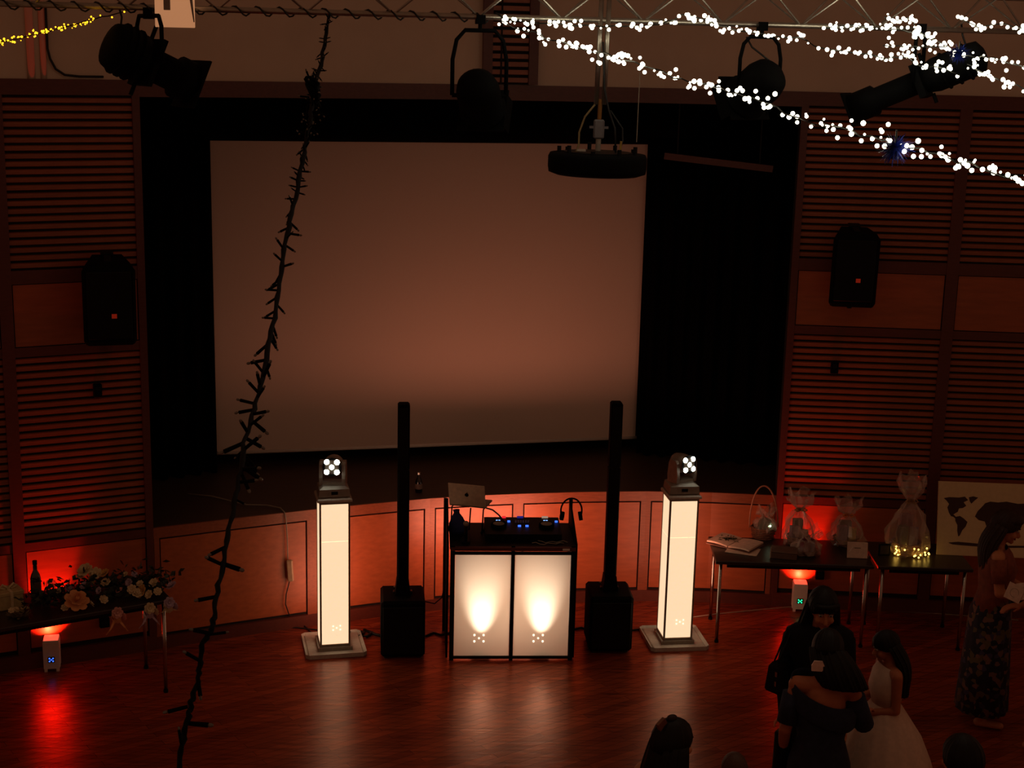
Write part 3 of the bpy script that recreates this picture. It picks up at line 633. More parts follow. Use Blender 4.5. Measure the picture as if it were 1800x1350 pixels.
def Ytr(x): return tx(x).y
def yoke(t, w, top, drop, r=0.012):
    h = [(-w, 0, 0), (-w, 0, drop * 0.55), (-w * 0.86, 0, drop * 0.85), (-w * 0.55, 0, drop), (w * 0.55, 0, drop), (w * 0.86, 0, drop * 0.85), (w, 0, drop * 0.55), (w, 0, 0)]
    MB().tube(h, r, 8).build('yoke', BLACK, t, True)
    MB().tube([(0, 0, drop), (0, 0, drop + 0.05)], 0.012).box((0, 0, drop + 0.06), (0.05, 0.06, 0.05)).build('hook_clamp', BLACK, t)
def profile_spot(c, d, ln, r, label, yk):
    """ellipsoidal spotlight: lamp house at the back, lens tube at the front, along direction d"""
    t = thing('profile_spotlight', label, 'stage light', c, 0, 'black profile spotlights on the truss')
    R = aim_matrix(d)
    k = ln
    hs = MB().lathe([(r*0.45, -0.50*k), (r*0.95, -0.47*k), (r*1.05, -0.40*k), (r*1.05, -0.14*k), (r*0.85, -0.05*k)], n=20, rot=R).build('lamp_house', BLACK, t, True)
    for j in range(3): MB().lathe([(r*1.06, (-0.38+j*.08)*k), (r*1.16, (-0.375+j*.08)*k), (r*1.16, (-0.365+j*.08)*k), (r*1.06, (-0.36+j*.08)*k)], n=20, rot=R).build('cooling_fin', BLACK, t)
    MB().box(R @ Vector((0, 0, -0.03*k)), (r*2.1, r*2.1, 0.05*k), R).build('shutter_gate', BLACK, t)
    MB().lathe([(r*0.72, 0.0), (r*0.72, 0.30*k), (r*0.95, 0.32*k), (r*0.95, 0.5*k)], n=20, rot=R).build('lens_tube', BLACK, t, True)
    MB().box(R @ Vector((0, 0, 0.505*k)), (r*2.2, r*2.2, 0.012), R).build('colour_frame', BLACK, t)
    for s in (-1, 1): MB().cyl(R @ Vector((0, s*r*1.0, -0.08*k)), R @ Vector((0, s*r*1.6, -0.08*k)), 0.012, n=8).build('handle', BLACK, t)
    MB().box((0, 0, yk), (0.05, 0.05, 0.06)).build('hook_clamp', BLACK, t)
    xd = Vector((d[0], d[1], 0)).normalized(); sd = Vector((-xd.y, xd.x, 0)) * r * 1.22
    MB().tube([sd, sd + Vector((0, 0, yk*0.75)), sd*0.8 + Vector((0, 0, yk*0.95)), -sd*0.8 + Vector((0, 0, yk*0.95)), -sd + Vector((0, 0, yk*0.75)), -sd], 0.012, 6).build('yoke', BLACK, t, True)
    return t
c1 = px(264, 112, Ytr(264)); profile_spot(c1, (0.78, 0.62, -0.44), 0.52, 0.125, 'big black profile spotlight pointing down at the stage, below the white sign', P0.z - c1.z - 0.03)
c2 = px(1612, 145, Ytr(1612)); profile_spot(c2, (-0.82, 0.42, -0.42), 0.84, 0.098, 'long black profile spotlight hung among the white fairy lights', P0.z - c2.z + 0.0)
def par_can(c, d, ln, r, w, drop, label, rz):
    t = thing('par_can_light', label, 'stage light', c, rz, 'black can lights on the truss')
    R = Rz(-rz) @ aim_matrix(d)
    MB().lathe([(r*0.25, -0.5*ln), (r*0.62, -0.47*ln), (r*0.88, -0.36*ln), (r, -0.15*ln), (r, 0.42*ln), (r*1.1, 0.44*ln), (r*1.1, 0.5*ln)], n=24, rot=R).build('can', BLACK, t, True)
    MB().box(R @ Vector((0, 0, 0.52*ln)), (r*2.2, r*2.2, 0.01), R).build('colour_frame', BLACK, t)
    for s in (-1, 1): MB().box(R @ Vector((s*r*1.12, 0, 0.62*ln)), (0.008, r*1.7, ln*0.28), R @ rotm('Y', s*0.25)).build('barn_door', BLACK, t)
    yoke(t, w, 0, drop); 
    MB().cyl((-w, 0, 0), (w, 0, 0), 0.012, n=8).build('tilt_bolt', BLACK, t)
    return t
c3 = px(842, 168, Ytr(842)); par_can(c3, (0.15, 0.9, -0.62), 0.30, 0.125, 0.155, P0.z - c3.z - 0.075, 'dark domed can light hanging left of the slatted louvre', ta)
c4 = px(1334, 150, Ytr(1334)); par_can(c4, (-0.45, 0.8, -0.55), 0.30, 0.13, 0.125, P0.z - c4.z - 0.07, 'dark can light in a tall yoke behind the white fairy lights', ta)
# white sign plate on the truss
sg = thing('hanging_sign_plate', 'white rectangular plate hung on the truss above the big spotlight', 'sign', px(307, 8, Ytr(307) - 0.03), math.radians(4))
MB().bbox((0, 0, 0.04), (0.212, 0.012, 0.32), 0.003).build('plate', mat('white_sign_added_glow', (236, 196, 160), 0.7, var=0.02, emit=(236, 166, 116), power=0.42), sg)  # added glow in the material stands in for light on the plate
MB().bbox((-0.04, -0.008, 0.06), (0.036, 0.006, 0.18), 0.002).build('strap', GREY, sg)
MB().tube([(0.075, -0.008, 0.14), (0.09, -0.008, 0.02), (0.102, -0.008, -0.09)], [0.012, 0.008, 0.003], 6).build('tape', GREY, sg, True)

# round black fixture hung on a drop pole in front of the screen
cc = px(1050, 285, Ytr(1050))
rg = thing('round_hanging_fixture', 'round black drum shaped fixture hung on a pole before the screen', 'light fixture', (cc.x, cc.y, cc.z), 0)
rg.rotation_euler = Euler((0, math.radians(0.6), 0))
MB().lathe([(0.24, -0.075), (0.283, -0.06), (0.288, -0.03), (0.288, 0.03), (0.278, 0.05), (0.20, 0.055)], n=48).build('drum', BLACK, rg, True)
MB().lathe([(0.20, 0.055), (0.20, 0.06), (0.05, 0.066)], n=32).build('top_plate', BLACKP, rg)
for k in range(9):
    a = 0.35 + k * 2*PI/9; MB().cyl((0.225*math.cos(a), 0.225*math.sin(a), 0.05), (0.225*math.cos(a), 0.225*math.sin(a), 0.075 + 0.012*(k % 3)), 0.012, n=8).build('bolt', BLACKP, rg)
MB().box((-0.10, -0.1, 0.072), (0.05, 0.012, 0.012)).build('label_strip', LGREY, rg)
pole_h = P0.z - cc.z
for s in (-0.022, 0.022): MB().cyl((s, 0, 0.33), (s + 0.004, 0, pole_h + 0.12), 0.0145, n=10).build('drop_pole', ALU, rg, True)
MB().cyl((0.0, 0, 0.23), (0.0, 0, 0.36), 0.013, n=10).build('pole_tip', mat('brass_pole', (140, 100, 50), 0.4, 0.6), rg)
MB().bbox((0, 0, 0.19), (0.062, 0.05, 0.11), 0.008).box((0, 0, 0.20), (0.11, 0.012, 0.014)).build('motor_block', mat('dull_steel', (110, 108, 112), 0.5, 0.4), rg)
MB().cyl((0, 0, 0.06), (0, 0, 0.14), 0.016, n=10).build('swivel', GREY, rg)
MB().tube([(0.0, -.02, pole_h*0.85), (0.02, -.03, 0.42), (0.05, -.04, 0.30), (0.09, -.04, 0.2), (0.10, -.06, 0.06)], 0.006, 6).build('safety_cable', CABLE, rg, True)
MB().tube([(-0.03, -.02, 0.33), (-0.085, -.03, 0.26), (-0.115, -.04, 0.17), (-0.115, -.06, 0.10), (-0.13, -.08, 0.06), (-0.10, -.10, 0.065)], 0.006, 6).build('supply_cable', mat('yellowed_cable', (120, 100, 60), 0.6), rg, True)
MB().tube([(0.06, -.02, 0.30), (0.135, -.02, 0.2), (0.14, -.03, 0.13), (0.12, -.05, 0.06)], 0.005, 6).build('supply_cable', CABLE, rg, True)
MB().box((0.125, -0.08, 0.085), (0.012, 0.01, 0.09), rotm('Y', 0.05)).build('cable_tag', mat('yellow_tag', (150, 120, 40), 0.5), rg)
wp = px(1125, 128, 8.5); wq = px(1119, 250, 8.5)
tag(MB().cyl(wp, wq, 0.0022, n=5).build('thin_hanging_wire', WCABLE), 'thin pale wire hanging down from the fairy lights beside the drum', 'wire')
# dark loose cables dangling from the truss
for k, (lb, L) in enumerate((('dark cable drooping from the truss beside the big left spotlight', [(209, 12), (214, 30), (212, 50), (205, 70), (200, 92)]),
                 ('dark cable dropping from the right truss onto the long spotlight', [(1690, 42), (1692, 62), (1698, 80), (1706, 96)]),
                 ('dark safety cable crossing the tall yoke of a can light', [(1312, 65), (1322, 83), (1340, 97), (1356, 110)]))):
    tag(MB().tube([px(x, y, Ytr(L[0][0]) + 0.02) for x, y in L], 0.006, 6).build('dangling_cable', CABLE, smooth=True), lb, 'cable')
for k, (a, c) in enumerate((((1385, 0), (1397, 24)), ((1600, -8), (1588, 24)))):
    pass

# ------------------------------------------------------------------ fairy lights
def bulb_proto(name, m, r): 
    return MB().ball((0, 0, 0), r, 10, 7).build(name, m, smooth=True)
def fairy(label, paths, m, r, wire_r=0.0035, group=None, name='fairy_light_string'):
    """paths: list of (points with depth, bulb count, spread in metres); each bulb is a part"""
    t = thing(name, label, 'fairy lights', (0, 0, 0), 0, group)
    first = None; cnt = 0
    for pts, nb, sp in paths:
        P = [px(*p) for p in pts]
        seg = [(P[i+1] - P[i]).length for i in range(len(P) - 1)]; tot = sum(seg)
        def at(s):
            for i, l in enumerate(seg):
                if s <= l or i == len(seg) - 1: return P[i].lerp(P[i+1], min(max(s / l, 0), 1))
                s -= l
        W = []
        nW = max(8, int(tot / 0.05))
        for i in range(nW + 1):
            q = at(tot * i / nW); W.append(q + Vector((rnd.uniform(-1, 1), rnd.uniform(-1, 1), rnd.uniform(-1, 1))) * sp * 0.28)
        MB().tube(W, wire_r, 5).build('wire', GREENWIRE, t)
        slot = rnd.random()
        while nb > 0:
            slot += 1; s0 = tot * ((slot * 0.618034) % 1.0)
            for _ in range(min(nb, rnd.choice((1, 2, 2, 3)))):
                q = at(min(max(s0 + rnd.gauss(0, 0.028), 0), tot)) + Vector((rnd.gauss(0, sp*.5), rnd.gauss(0, sp*.5), rnd.gauss(0, sp*.62)))
                if first is None:
                    first = bulb_proto('bulb', m, r); o = first; o.parent = t
                else:
                    o = first.copy(); COL.objects.link(o)
                k = rnd.choice((0.55, 0.85, 1.0, 1.0, 1.15)); o.location = q; o.scale = (k, k, k); nb -= 1; cnt += 1
    return t
fairy('bright white fairy light string descending from the truss across the right speaker wall',
      [([(884, 38, 8.35), (960, 66, 8.1), (1040, 90, 7.85), (1120, 112, 7.6), (1200, 140, 7.35), (1290, 162, 7.1), (1380, 197, 6.85), (1450, 220, 6.65)], 120, 0.036),
       ([(1450, 220, 6.65), (1530, 240, 6.45), (1610, 262, 6.25), (1700, 287, 6.05), (1800, 322, 5.85), (1900, 360, 5.65)], 72, 0.036)], BULB, 0.0098)
fairy('white fairy lights wound under the truss between louvre and tall yoke lamp',
      [([(884, 33, 8.45), (960, 42, 8.5), (1050, 46, 8.5), (1130, 46, 8.55), (1180, 38, 8.6), (1200, 24, 8.6), (1246, 36, 8.6)], 62, 0.020)], BULB, 0.0105)
fairy('drooping white fairy light string between the tall yoke lamp and the long spotlight',
      [([(1246, 40, 8.6), (1290, 52, 8.55), (1330, 58, 8.5), (1370, 66, 8.5), (1410, 66, 8.45), (1440, 85, 8.4), (1490, 93, 8.4), (1530, 96, 8.4), (1560, 104, 8.4)], 56, 0.018)], BULB, 0.0102)
fairy('dense tangle of white fairy lights bunched round the right end of the truss',
      [([(1455, 48, 8.75), (1490, 44, 8.75), (1530, 50, 8.75), (1580, 50, 8.7), (1620, 60, 8.7), (1660, 78, 8.7), (1690, 96, 8.6)], 72, 0.028),
       ([(1556, 30, 8.7), (1575, 38, 8.7), (1604, 30, 8.7), (1612, 52, 8.7), (1640, 72, 8.7)], 30, 0.022),
       ([(1552, 80, 8.6), (1600, 82, 8.6), (1640, 84, 8.6), (1665, 82, 8.6)], 22, 0.022),
       ([(1550, 104, 8.4), (1590, 98, 8.4), (1622, 118, 8.35), (1660, 118, 8.3), (1688, 132, 8.3)], 34, 0.024)], BULB, 0.0102)
fairy('white fairy light strings trailing off right behind the long spotlight',
      [([(1690, 32, 8.7), (1720, 48, 8.7), (1760, 42, 8.7), (1800, 52, 8.7), (1860, 50, 8.7)], 34, 0.02),
       ([(1690, 100, 8.4), (1730, 100, 8.2), (1770, 108, 8.0), (1800, 118, 7.9), (1860, 140, 7.6)], 30, 0.026),
       ([(1700, 112, 8.3), (1740, 135, 8.1), (1770, 146, 8.0), (1800, 155, 7.9)], 22, 0.018)], BULB, 0.0105)
fairy('warm amber fairy light string strung across the left upper corner',
      [([(-60, 94, 7.6), (0, 75, 7.75), (60, 60, 7.9), (110, 48, 8.05), (160, 35, 8.2)], 105, 0.012), ([(160, 35, 8.2), (200, 25, 8.3), (235, 14, 8.4)], 5, 0.012)], GBULB, 0.0052)

# the unlit string that sags from the truss towards the balcony
DS = [(577, 28, 8.4), (573, 60, 8.0), (566, 100, 7.5), (556, 140, 7.0), (549, 175, 6.7), (545, 215, 6.3), (538, 250, 6.0), (528, 300, 5.6), (519, 350, 5.2), (508, 400, 4.8), (497, 450, 4.45), (490, 500, 4.1),
      (482, 560, 3.7), (470, 620, 3.35), (458, 680, 3.0), (443, 730, 2.75), (428, 780, 2.5), (422, 830, 2.3), (413, 880, 2.15), (404, 920, 2.02), (395, 970, 1.9), (384, 1030, 1.78), (377, 1080, 1.7), (372, 1108, 1.66),
      (356, 1130, 1.63), (352, 1165, 1.6), (348, 1200, 1.57), (336, 1235, 1.53), (330, 1265, 1.5), (323, 1300, 1.47), (314, 1350, 1.42), (300, 1410, 1.37)]
DP = [px(*p) for p in DS]
ds = thing('unlit_light_string', 'long unlit dark light string with clear bulb tips hanging before the screen', 'fairy lights', (0, 0, 0))
rad = [max(0.0034, min(0.0105, 0.0034 + (p[2] - 1.7) * 0.0017)) for p in DS]
dense, drad = [], []
for i in range(len(DP) - 1):
    for k in range(5):
        t = k / 5; q = DP[i].lerp(DP[i+1], t); r_ = rad[i] * (1-t) + rad[i+1] * t
        dense.append(q + Vector((rnd.uniform(-1, 1), rnd.uniform(-1, 1), rnd.uniform(-1, 1))) * r_ * 0.45); drad.append(r_ * rnd.uniform(0.75, 1.1))
MB().tube(dense, drad, 6).build('wire', BLACK, ds, True)
stem_mb = MB().cyl((0, 0, 0), (0, 0, 0.030), 0.0030, 0.0034, 7); stem_mb.cur = 1; stem_mb.ball((0, 0, 0.034), (0.0028, 0.0028, 0.0042), 8, 5)
proto = stem_mb.build('bulb_stem', [BLACK, TIP], ds)
def stem_at(a, d, k=1.0, o=None):
    if o is None: o = proto.copy(); COL.objects.link(o)
    o.location = a; o.rotation_euler = Vector(d).to_track_quat('Z', 'Y').to_euler(); o.scale = (k, k, k)
EX = [((395, 962, 1.91), (373, 973, 1.89)), ((389, 992, 1.86), (361, 979, 1.84)), ((389, 990, 1.86), (428, 1003, 1.84)), ((379, 1049, 1.75), (342, 1056, 1.73)), ((372, 1114, 1.65), (333, 1106, 1.64)),
      ((372, 1115, 1.65), (402, 1111, 1.66)), ((352, 1162, 1.6), (322, 1145, 1.59)), ((348, 1192, 1.57), (353, 1230, 1.55)), ((330, 1242, 1.52), (287, 1253, 1.51)), ((328, 1271, 1.5), (374, 1275, 1.49)), ((318, 1306, 1.46), (314, 1278, 1.46)),
      ((424, 825, 2.32), (458, 823, 2.3)), ((420, 848, 2.25), (453, 844, 2.24)), ((414, 878, 2.15), (432, 887, 2.14)), ((428, 790, 2.46), (412, 806, 2.45))]
stem_at(px(*EX[0][0]), px(*EX[0][1]) - px(*EX[0][0]), 0.85, proto)
for a, c in EX[1:]:
    A_, C_ = px(*a), px(*c); stem_at(A_, C_ - A_, (C_ - A_).length / 0.037)
i = 0; n_st = 0
acc = 0.0
while i < len(dense) - 1 and n_st < 190:
    if DS[min(i // 5, len(DS)-1)][1] > 790: break
    d = (dense[i+1] - dense[i]); acc += d.length; i += 1
    if acc > 0.036:
        acc = 0; dn = d.normalized(); v = Vector((rnd.uniform(-1, 1), rnd.uniform(-.5, .5), rnd.uniform(-1, 1)))
        v = (v - dn * v.dot(dn)).normalized() + dn * rnd.uniform(-0.2, 0.7)
        stem_at(dense[i], v, rnd.uniform(0.9, 1.25)); n_st += 1
        if DS[i // 5][1] < 330: stem_at(dense[i], -v + Vector((0, 0, .4)), rnd.uniform(0.8, 1.1)); n_st += 1
kn = px(549, 172, 6.68)
for k in range(14):                     # the knot
    v = Vector((rnd.uniform(-1, 1), rnd.uniform(-1, 1), rnd.uniform(-1.4, 1.4))); stem_at(kn + Vector((v.x*.018, v.y*.018, v.z*0.055)), v, 1.4)
MB().tube([kn + Vector((0.03*math.sin(k*1.7), 0.03*math.cos(k*2.3), 0.09*math.sin(k*0.83))) for k in range(40)], 0.008, 5).build('wire_knot', BLACK, ds, True)
# blue tinsel bunch on the bright string
bp_ = px(1574, 258, 6.3)
bu = thing('blue_tinsel_bunch', 'dark blue tinsel bunch hanging on the white fairy light string', 'decoration', bp_)
mb = MB()
for k in range(300):
    v = Vector((rnd.gauss(0, 1), rnd.gauss(0, 1), rnd.gauss(-.3, .6))).normalized(); L = rnd.uniform(0.045, 0.09); s = v.cross(Vector((.3, .2, .9))).normalized() * 0.0035
    mb.add([s, -s, v * L - s * .3, v * L + s * .3 + Vector((0, .002, 0)), v*L*.5 + Vector((0.002, 0.003, 0))], [(0, 1, 2, 3), (0, 4, 3), (1, 2, 4)])
o = mb.build('tinsel', mat('blue_tinsel', (16, 40, 140), 0.5, 0.0), bu); o['kind'] = 'stuff'
MB().cyl((0, 0, 0), (0, 0, 0.07), 0.004, n=6).build('tie', GREENWIRE, bu)
bu2 = thing('blue_tinsel_bunch', 'dark blue tinsel bunch at the upper back end of the long spotlight', 'decoration', px(1686, 92, 8.5))
o2 = o.copy(); COL.objects.link(o2); o2.parent = bu2; o2.scale = (.8, .8, .8)
MB().cyl((0, 0, 0), (0, 0, 0.06), 0.004, n=6).build('tie', GREENWIRE, bu2)

# ------------------------------------------------------------------ tables
def table(name, corner, ang, L, D, z, label, inset=0.10):
    """corner = front corner at local -x"""
    R = Rz(ang); c = corner + R @ Vector((L/2, D/2, 0)); c.z = 0
    t = thing(name, label, 'table', c, ang)
    MB().bbox((0, 0, z - 0.015), (L, D, 0.03), 0.006).build('table_top', TABLE, t)
    for s in (-1, 1): MB().box((0, s*(D/2 - 0.06), z - 0.05), (L - 2*inset, 0.02, 0.04)).build('apron', BLACKP, t)
    for sx in (-1, 1):
        for sy in (-1, 1):
            x, y = sx*(L/2 - inset*0.5), sy*(D/2 - 0.06)
            lg = MB().cyl((x, y, 0.012), (x, y, z - 0.03), 0.0145, n=12).build('leg', STEEL, t, True)
            MB().cyl((x, y, 0), (x, y, 0.02), 0.018, n=10).build('foot_cap', BLACKP, lg)
    return t
ZL, ZR = 0.74, 0.72
angL = math.radians(31)
cornerL = pz(303, 1053, ZL) - Rz(angL) @ Vector((1.83, 0, 0)); cornerL.z = 0
table('flower_table', cornerL, angL, 1.83, 0.60, ZL, 'dark topped table covered with flowers along the left wall')
q1 = pz(1258, 986, ZR); q1.z = 0; angR = math.radians(-1.5)
table('gift_table', q1, angR, 1.27, 0.62, ZR, 'dark topped table with chrome legs holding albums and wrapped baskets')
q2_ = q1 + Rz(angR) @ Vector((1.30, 0, 0))
table('gift_table', q2_, angR, 0.76, 0.62, ZR, 'dark topped table behind the patterned dress, holding the tall lit basket')

# ---- flowers and things on the left table
LEAF = mat('dark_foliage', (38, 46, 26), 0.7, var=0.3)
PALE = mat('pale_petal', (206, 190, 150), 0.8); YEL = mat('yellow_petal', (200, 160, 80), 0.8); PNK = mat('pink_petal', (204, 150, 140), 0.8); PEACH = mat('peach_petal', (214, 150, 96), 0.8); LIL = mat('lilac_petal', (176, 156, 176), 0.8)
def bloom_mb(r, petals=7, layers=2):
    mb = MB()
    for l in range(layers):
        for k in range(petals):
            a = 2*PI*(k + 0.5*l)/petals; rr = r*(1 - 0.35*l); lift = 0.25*r + 0.35*r*l
            e = Vector((math.cos(a), math.sin(a), 0)); g = Vector((-math.sin(a), math.cos(a), 0)); wv_ = rr*0.48
            base = [Vector((0,0,0)), e*rr*0.5 + g*wv_ + Vector((0,0,lift*.5)), e*rr + g*wv_*.55 + Vector((0,0,lift)), e*rr*1.08 + Vector((0,0,lift*.9)), e*rr - g*wv_*.55 + Vector((0,0,lift)), e*rr*0.5 - g*wv_ + Vector((0,0,lift*.5))]
            top_ = [p + Vector((0, 0, 0.003)) for p in base]
            mb.add(base + top_, [(5,4,3,2,1,0), (6,7,8,9,10,11)] + [(i, (i+1) % 6, 6+(i+1) % 6, 6+i) for i in range(6)])
    return mb
BL = {}
def bloom(parent, c, r, m, tilt, name='bloom', rose=False):
    key = (m.name, rose)
    if key not in BL:
        mb = bloom_mb(1.0, 7, 2 if not rose else 4); mb.ball((0, 0, 0.35 if not rose else .6), (0.22, 0.22, 0.16), 8, 5)
        o = mb.build(name, m, parent); BL[key] = o
    else:
        o = BL[key].copy(); o.name = name; COL.objects.link(o); o.parent = parent
    o.location = c; o.scale = (r, r, r); o.rotation_euler = tilt
    return o
gl = thing('flower_garland', 'long garland of dark leaves with pale mixed blooms across the left table', 'flowers', (0, 0, 0))
mb = MB()
gpts = [pz(x, y, ZL) for x, y in ((58, 1066), (100, 1058), (140, 1050), (180, 1044), (220, 1040), (260, 1036), (298, 1032))]
for k in range(620):
    t = rnd.random() * (len(gpts) - 1); i = min(int(t), len(gpts) - 2); p = gpts[i].lerp(gpts[i+1], t - i)
    p = p + Vector((rnd.gauss(0, .045), rnd.gauss(0, .10), ZL * 0 + abs(rnd.gauss(0, .055)) + 0.008))
    v = Vector((rnd.gauss(0, 1), rnd.gauss(0, 1), rnd.uniform(-.1, 1.0))).normalized(); L = rnd.uniform(.035, .075); s = v.cross(Vector((rnd.random(), rnd.random(), .4))).normalized() * L * .28; u = s.cross(v).normalized() * 0.004
    if (p + v*L).z < ZL + 0.004: v.z = abs(v.z)
    mb.add([p, p + v*L*.5 + s + u, p + v*L, p + v*L*.5 - s + u, p + v*L*.5 - u], [(0, 1, 2, 3), (0, 4, 1), (1, 4, 2), (2, 4, 3), (3, 4, 0)])
o = mb.build('leaves', LEAF, gl); o['kind'] = 'stuff'
FL = [(150, 1003, .055, PALE, 0.17), (168, 1008, .045, PALE, .15), (184, 1008, .038, YEL, .15), (186, 1024, .036, PALE, .09), (182, 1054, .032, PALE, .05), (148, 1030, .032, LIL, .10), (103, 1042, .036, PALE, .07), (120, 1034, .03, LIL, .08),
      (134, 1058, .085, PEACH, .06), (232, 1036, .034, PALE, .09), (250, 1040, .05, YEL, .06), (240, 1043, .04, PALE, .06), (227, 1024, .03, LIL, .09), (246, 1026, .026, PALE, .1), (270, 1025, .036, PALE, .08), (220, 1010, .024, PALE, .13), (236, 1010, .024, LIL, .12),
      (277, 1040, .03, PALE, .06), (302, 1030, .04, LIL, .06), (210, 1038, .026, PNK, .07), (174, 1038, .026, LIL, .09), (262, 1045, .032, PALE, .05), (142, 1012, .03, PALE, .13), (160, 1020, .03, YEL, .1)]
for k, (x, y, r, m, z) in enumerate(FL):
    bloom(gl, pz(x, y, ZL + z), r, m, (rnd.uniform(0.5, 1.1), rnd.uniform(-.3, .3), rnd.uniform(-1, 1)), 'bloom', rose=(m is PEACH))
for k in range(3):
    p = pz(115 + 22*k, 1068 - 3*k, ZL + .03); bloom(gl, p, .03, PALE, (rnd.uniform(.6, 1), 0, k))
bt = thing('wine_bottle', 'dark bottle standing at the red lit wall on the flower table', 'bottle', (*pz(64, 1046, ZL).xy, ZL))
MB().lathe([(0.034, 0.0), (0.037, 0.008), (0.037, 0.13), (0.03, 0.16), (0.015, 0.19), (0.0135, 0.245), (0.016, 0.248), (0.016, 0.262)], n=18).build('body', mat('smoked_glass', (46, 34, 22), 0.15, spec=0.8), bt, True)
MB().lathe([(0.0378, 0.03), (0.0378, 0.11)], n=18, cap=False).build('paper_label', mat('worn_label', (92, 70, 48), 0.7), bt)
MB().lathe([(0.0165, 0.235), (0.0165, 0.264)], n=14).build('cap', BLACKP, bt)
cg = thing('glass_jar', 'small clear jar catching red light beside the dark bottle', 'jar', (*pz(90, 1038, ZL).xy, ZL))
MB().lathe([(0.03, 0.0), (0.038, 0.02), (0.038, 0.06), (0.03, 0.075)], n=16).build('body', FILM, cg, True)
for k in range(5): MB().ball((0.018*math.cos(k*1.3), 0.018*math.sin(k*1.3), 0.03 + 0.011*k), 0.009, 8, 5).build('bead', mat('amber_bead', (230, 150, 90), 0.2), cg, True)
gb = thing('gift_box', 'pale gift box with ribbon at the left edge of the flower table', 'box', (*pz(16, 1066, ZL).xy, ZL), angL + 0.1)
MB().bbox((0, 0, 0.055), (0.17, 0.14, 0.11), 0.006).build('box_body', mat('cream_card', (176, 158, 110), 0.7), gb)
MB().bbox((0, 0, 0.117), (0.18, 0.15, 0.03), 0.005).build('lid', mat('cream_card', (176, 158, 110)), gb)
MB().box((0, 0, 0.068), (0.02, 0.156, 0.134)).build('ribbon', PALE, gb)
for s in (-1, 1): MB().tube([(0, 0, .135), (s*.04, 0, .17), (s*.06, 0, .15), (s*.02, 0, .135)], 0.008, 6).build('bow_loop', PALE, gb, True)
nb = thing('leafy_posy', 'pale leafy posy lying before the gift box on the flower table', 'flowers', (*pz(34, 1084, ZL).xy, ZL), 0.3)
mb = MB()
for k in range(50):
    a = rnd.uniform(0, 2*PI); p = Vector((0.06*math.cos(a)*rnd.random(), 0.04*math.sin(a)*rnd.random(), 0.008)); v = Vector((math.cos(a), math.sin(a), rnd.uniform(.1, .8))).normalized(); L = .05; s = v.cross(Vector((0, 0, 1))).normalized()*.012
    mb.add([p, p+v*L*.5+s, p+v*L, p+v*L*.5-s, p+v*L*.5-Vector((0, 0, .004))], [(0,1,2,3),(0,4,1),(1,4,2),(2,4,3),(3,4,0)])
o = mb.build('leaves', mat('sage_leaf', (120, 112, 78), 0.8), nb); o['kind'] = 'stuff'
for k in range(4): bloom(nb, (-.05 + .033*k, .01*(k % 2), .05), .022, PALE, (0.7, 0, k))
def posy(x, y, Lr, m1, m2, label):
    fr = cornerL + Rz(angL) @ Vector((0, -0.016, 0)); n0 = Rz(angL) @ Vector((0, -1, 0)); d = fwd * F + ir * (x - 900) - iu * (y - 675)
    p = EYE + d * ((fr - EYE).dot(n0) / d.dot(n0))
    t = thing('hanging_posy', label, 'flowers', (p.x, p.y, p.z), angL, 'posies hung on the flower table edge')
    MB().box((0, 0.004, (ZL - p.z)/2), (0.012, 0.004, ZL - p.z)).build('tie', m1, t)
    for k, (dx, dz_, r) in enumerate(((0, 0, .04), (-.035, -.03, .032), (.035, -.035, .034), (0, -.06, .028))):
        bloom(t, (dx, -0.012, dz_), r, m1 if k % 2 == 0 else m2, (1.3, 0, k))
    for s in (-1, 1): MB().ring_loft([[Vector((s*(.006 + .012*j) + e*.012*(1-.12*j), -0.004 + dpt + .008*math.sin(j*1.3), -.05 - Lr*j/6)) for e, dpt in ((-1, 0), (1, 0), (1, .003), (-1, .003))] for j in range(7)]).build('ribbon_tail', m2, t)
    return t
posy(205, 1076, .11, PNK, PEACH, 'pink posy with long ribbon tails hung on the flower table edge')
posy(262, 1068, .10, PALE, LIL, 'white posy with ribbon tails hung near the right end of the flower table')
posy(296, 1058, .03, LIL, PALE, 'small lilac posy pinned at the right corner of the flower table')

# ---- things on the right tables
def on_gift(x, y): p = pz(x, y, ZR); return Vector((p.x, p.y, ZR))
PAPER = mat('white_paper', (206, 176, 156), 0.75)
al = thing('open_album', 'open white album with a green plant print on the table corner', 'book', on_gift(1292, 958) + Vector((0, 0, 0.012)), math.radians(-36))
for s in (-1, 1):
    pg = MB().ring_loft([[Vector((s*(0.004 + 0.19*u), y, z + 0.012*math.sin(u*2.4))) for y, z in ((-.13, 0), (.13, 0), (.13, .014), (-.13, .014))] for u in (0, .2, .4, .6, .8, 1.0)]).build('page_block', PAPER, al)
lf = MB()
for k in range(40):
    a = rnd.uniform(0, 2*PI); c = Vector((-.06 + rnd.gauss(0, .03), rnd.gauss(.01, .03), .0275)); e = Vector((math.cos(a), math.sin(a), 0)); g = Vector((-e.y, e.x, 0))
    lf.add([c, c + e*.02 + g*.006, c + e*.04, c + e*.02 - g*.006, c + Vector((0,0,.0008)), c + e*.02 + g*.006 + Vector((0,0,.0008)), c + e*.04 + Vector((0,0,.0008)), c + e*.02 - g*.006 + Vector((0,0,.0008))], [(0,3,2,1),(4,5,6,7),(0,1,5,4),(1,2,6,5),(2,3,7,6),(3,0,4,7)])
lf.build('plant_print', mat('printed_green', (52, 62, 34), 0.7), al)['kind'] = 'stuff'
MB().box((0, 0, -0.005), (0.40, 0.27, 0.006)).build('cover', mat('album_cover', (120, 84, 70), 0.7), al)
bk = thing('closed_book', 'flat pale book half under the open album at the table corner', 'book', on_gift(1312, 972) + Vector((-.02, .05, 0)), math.radians(-20))
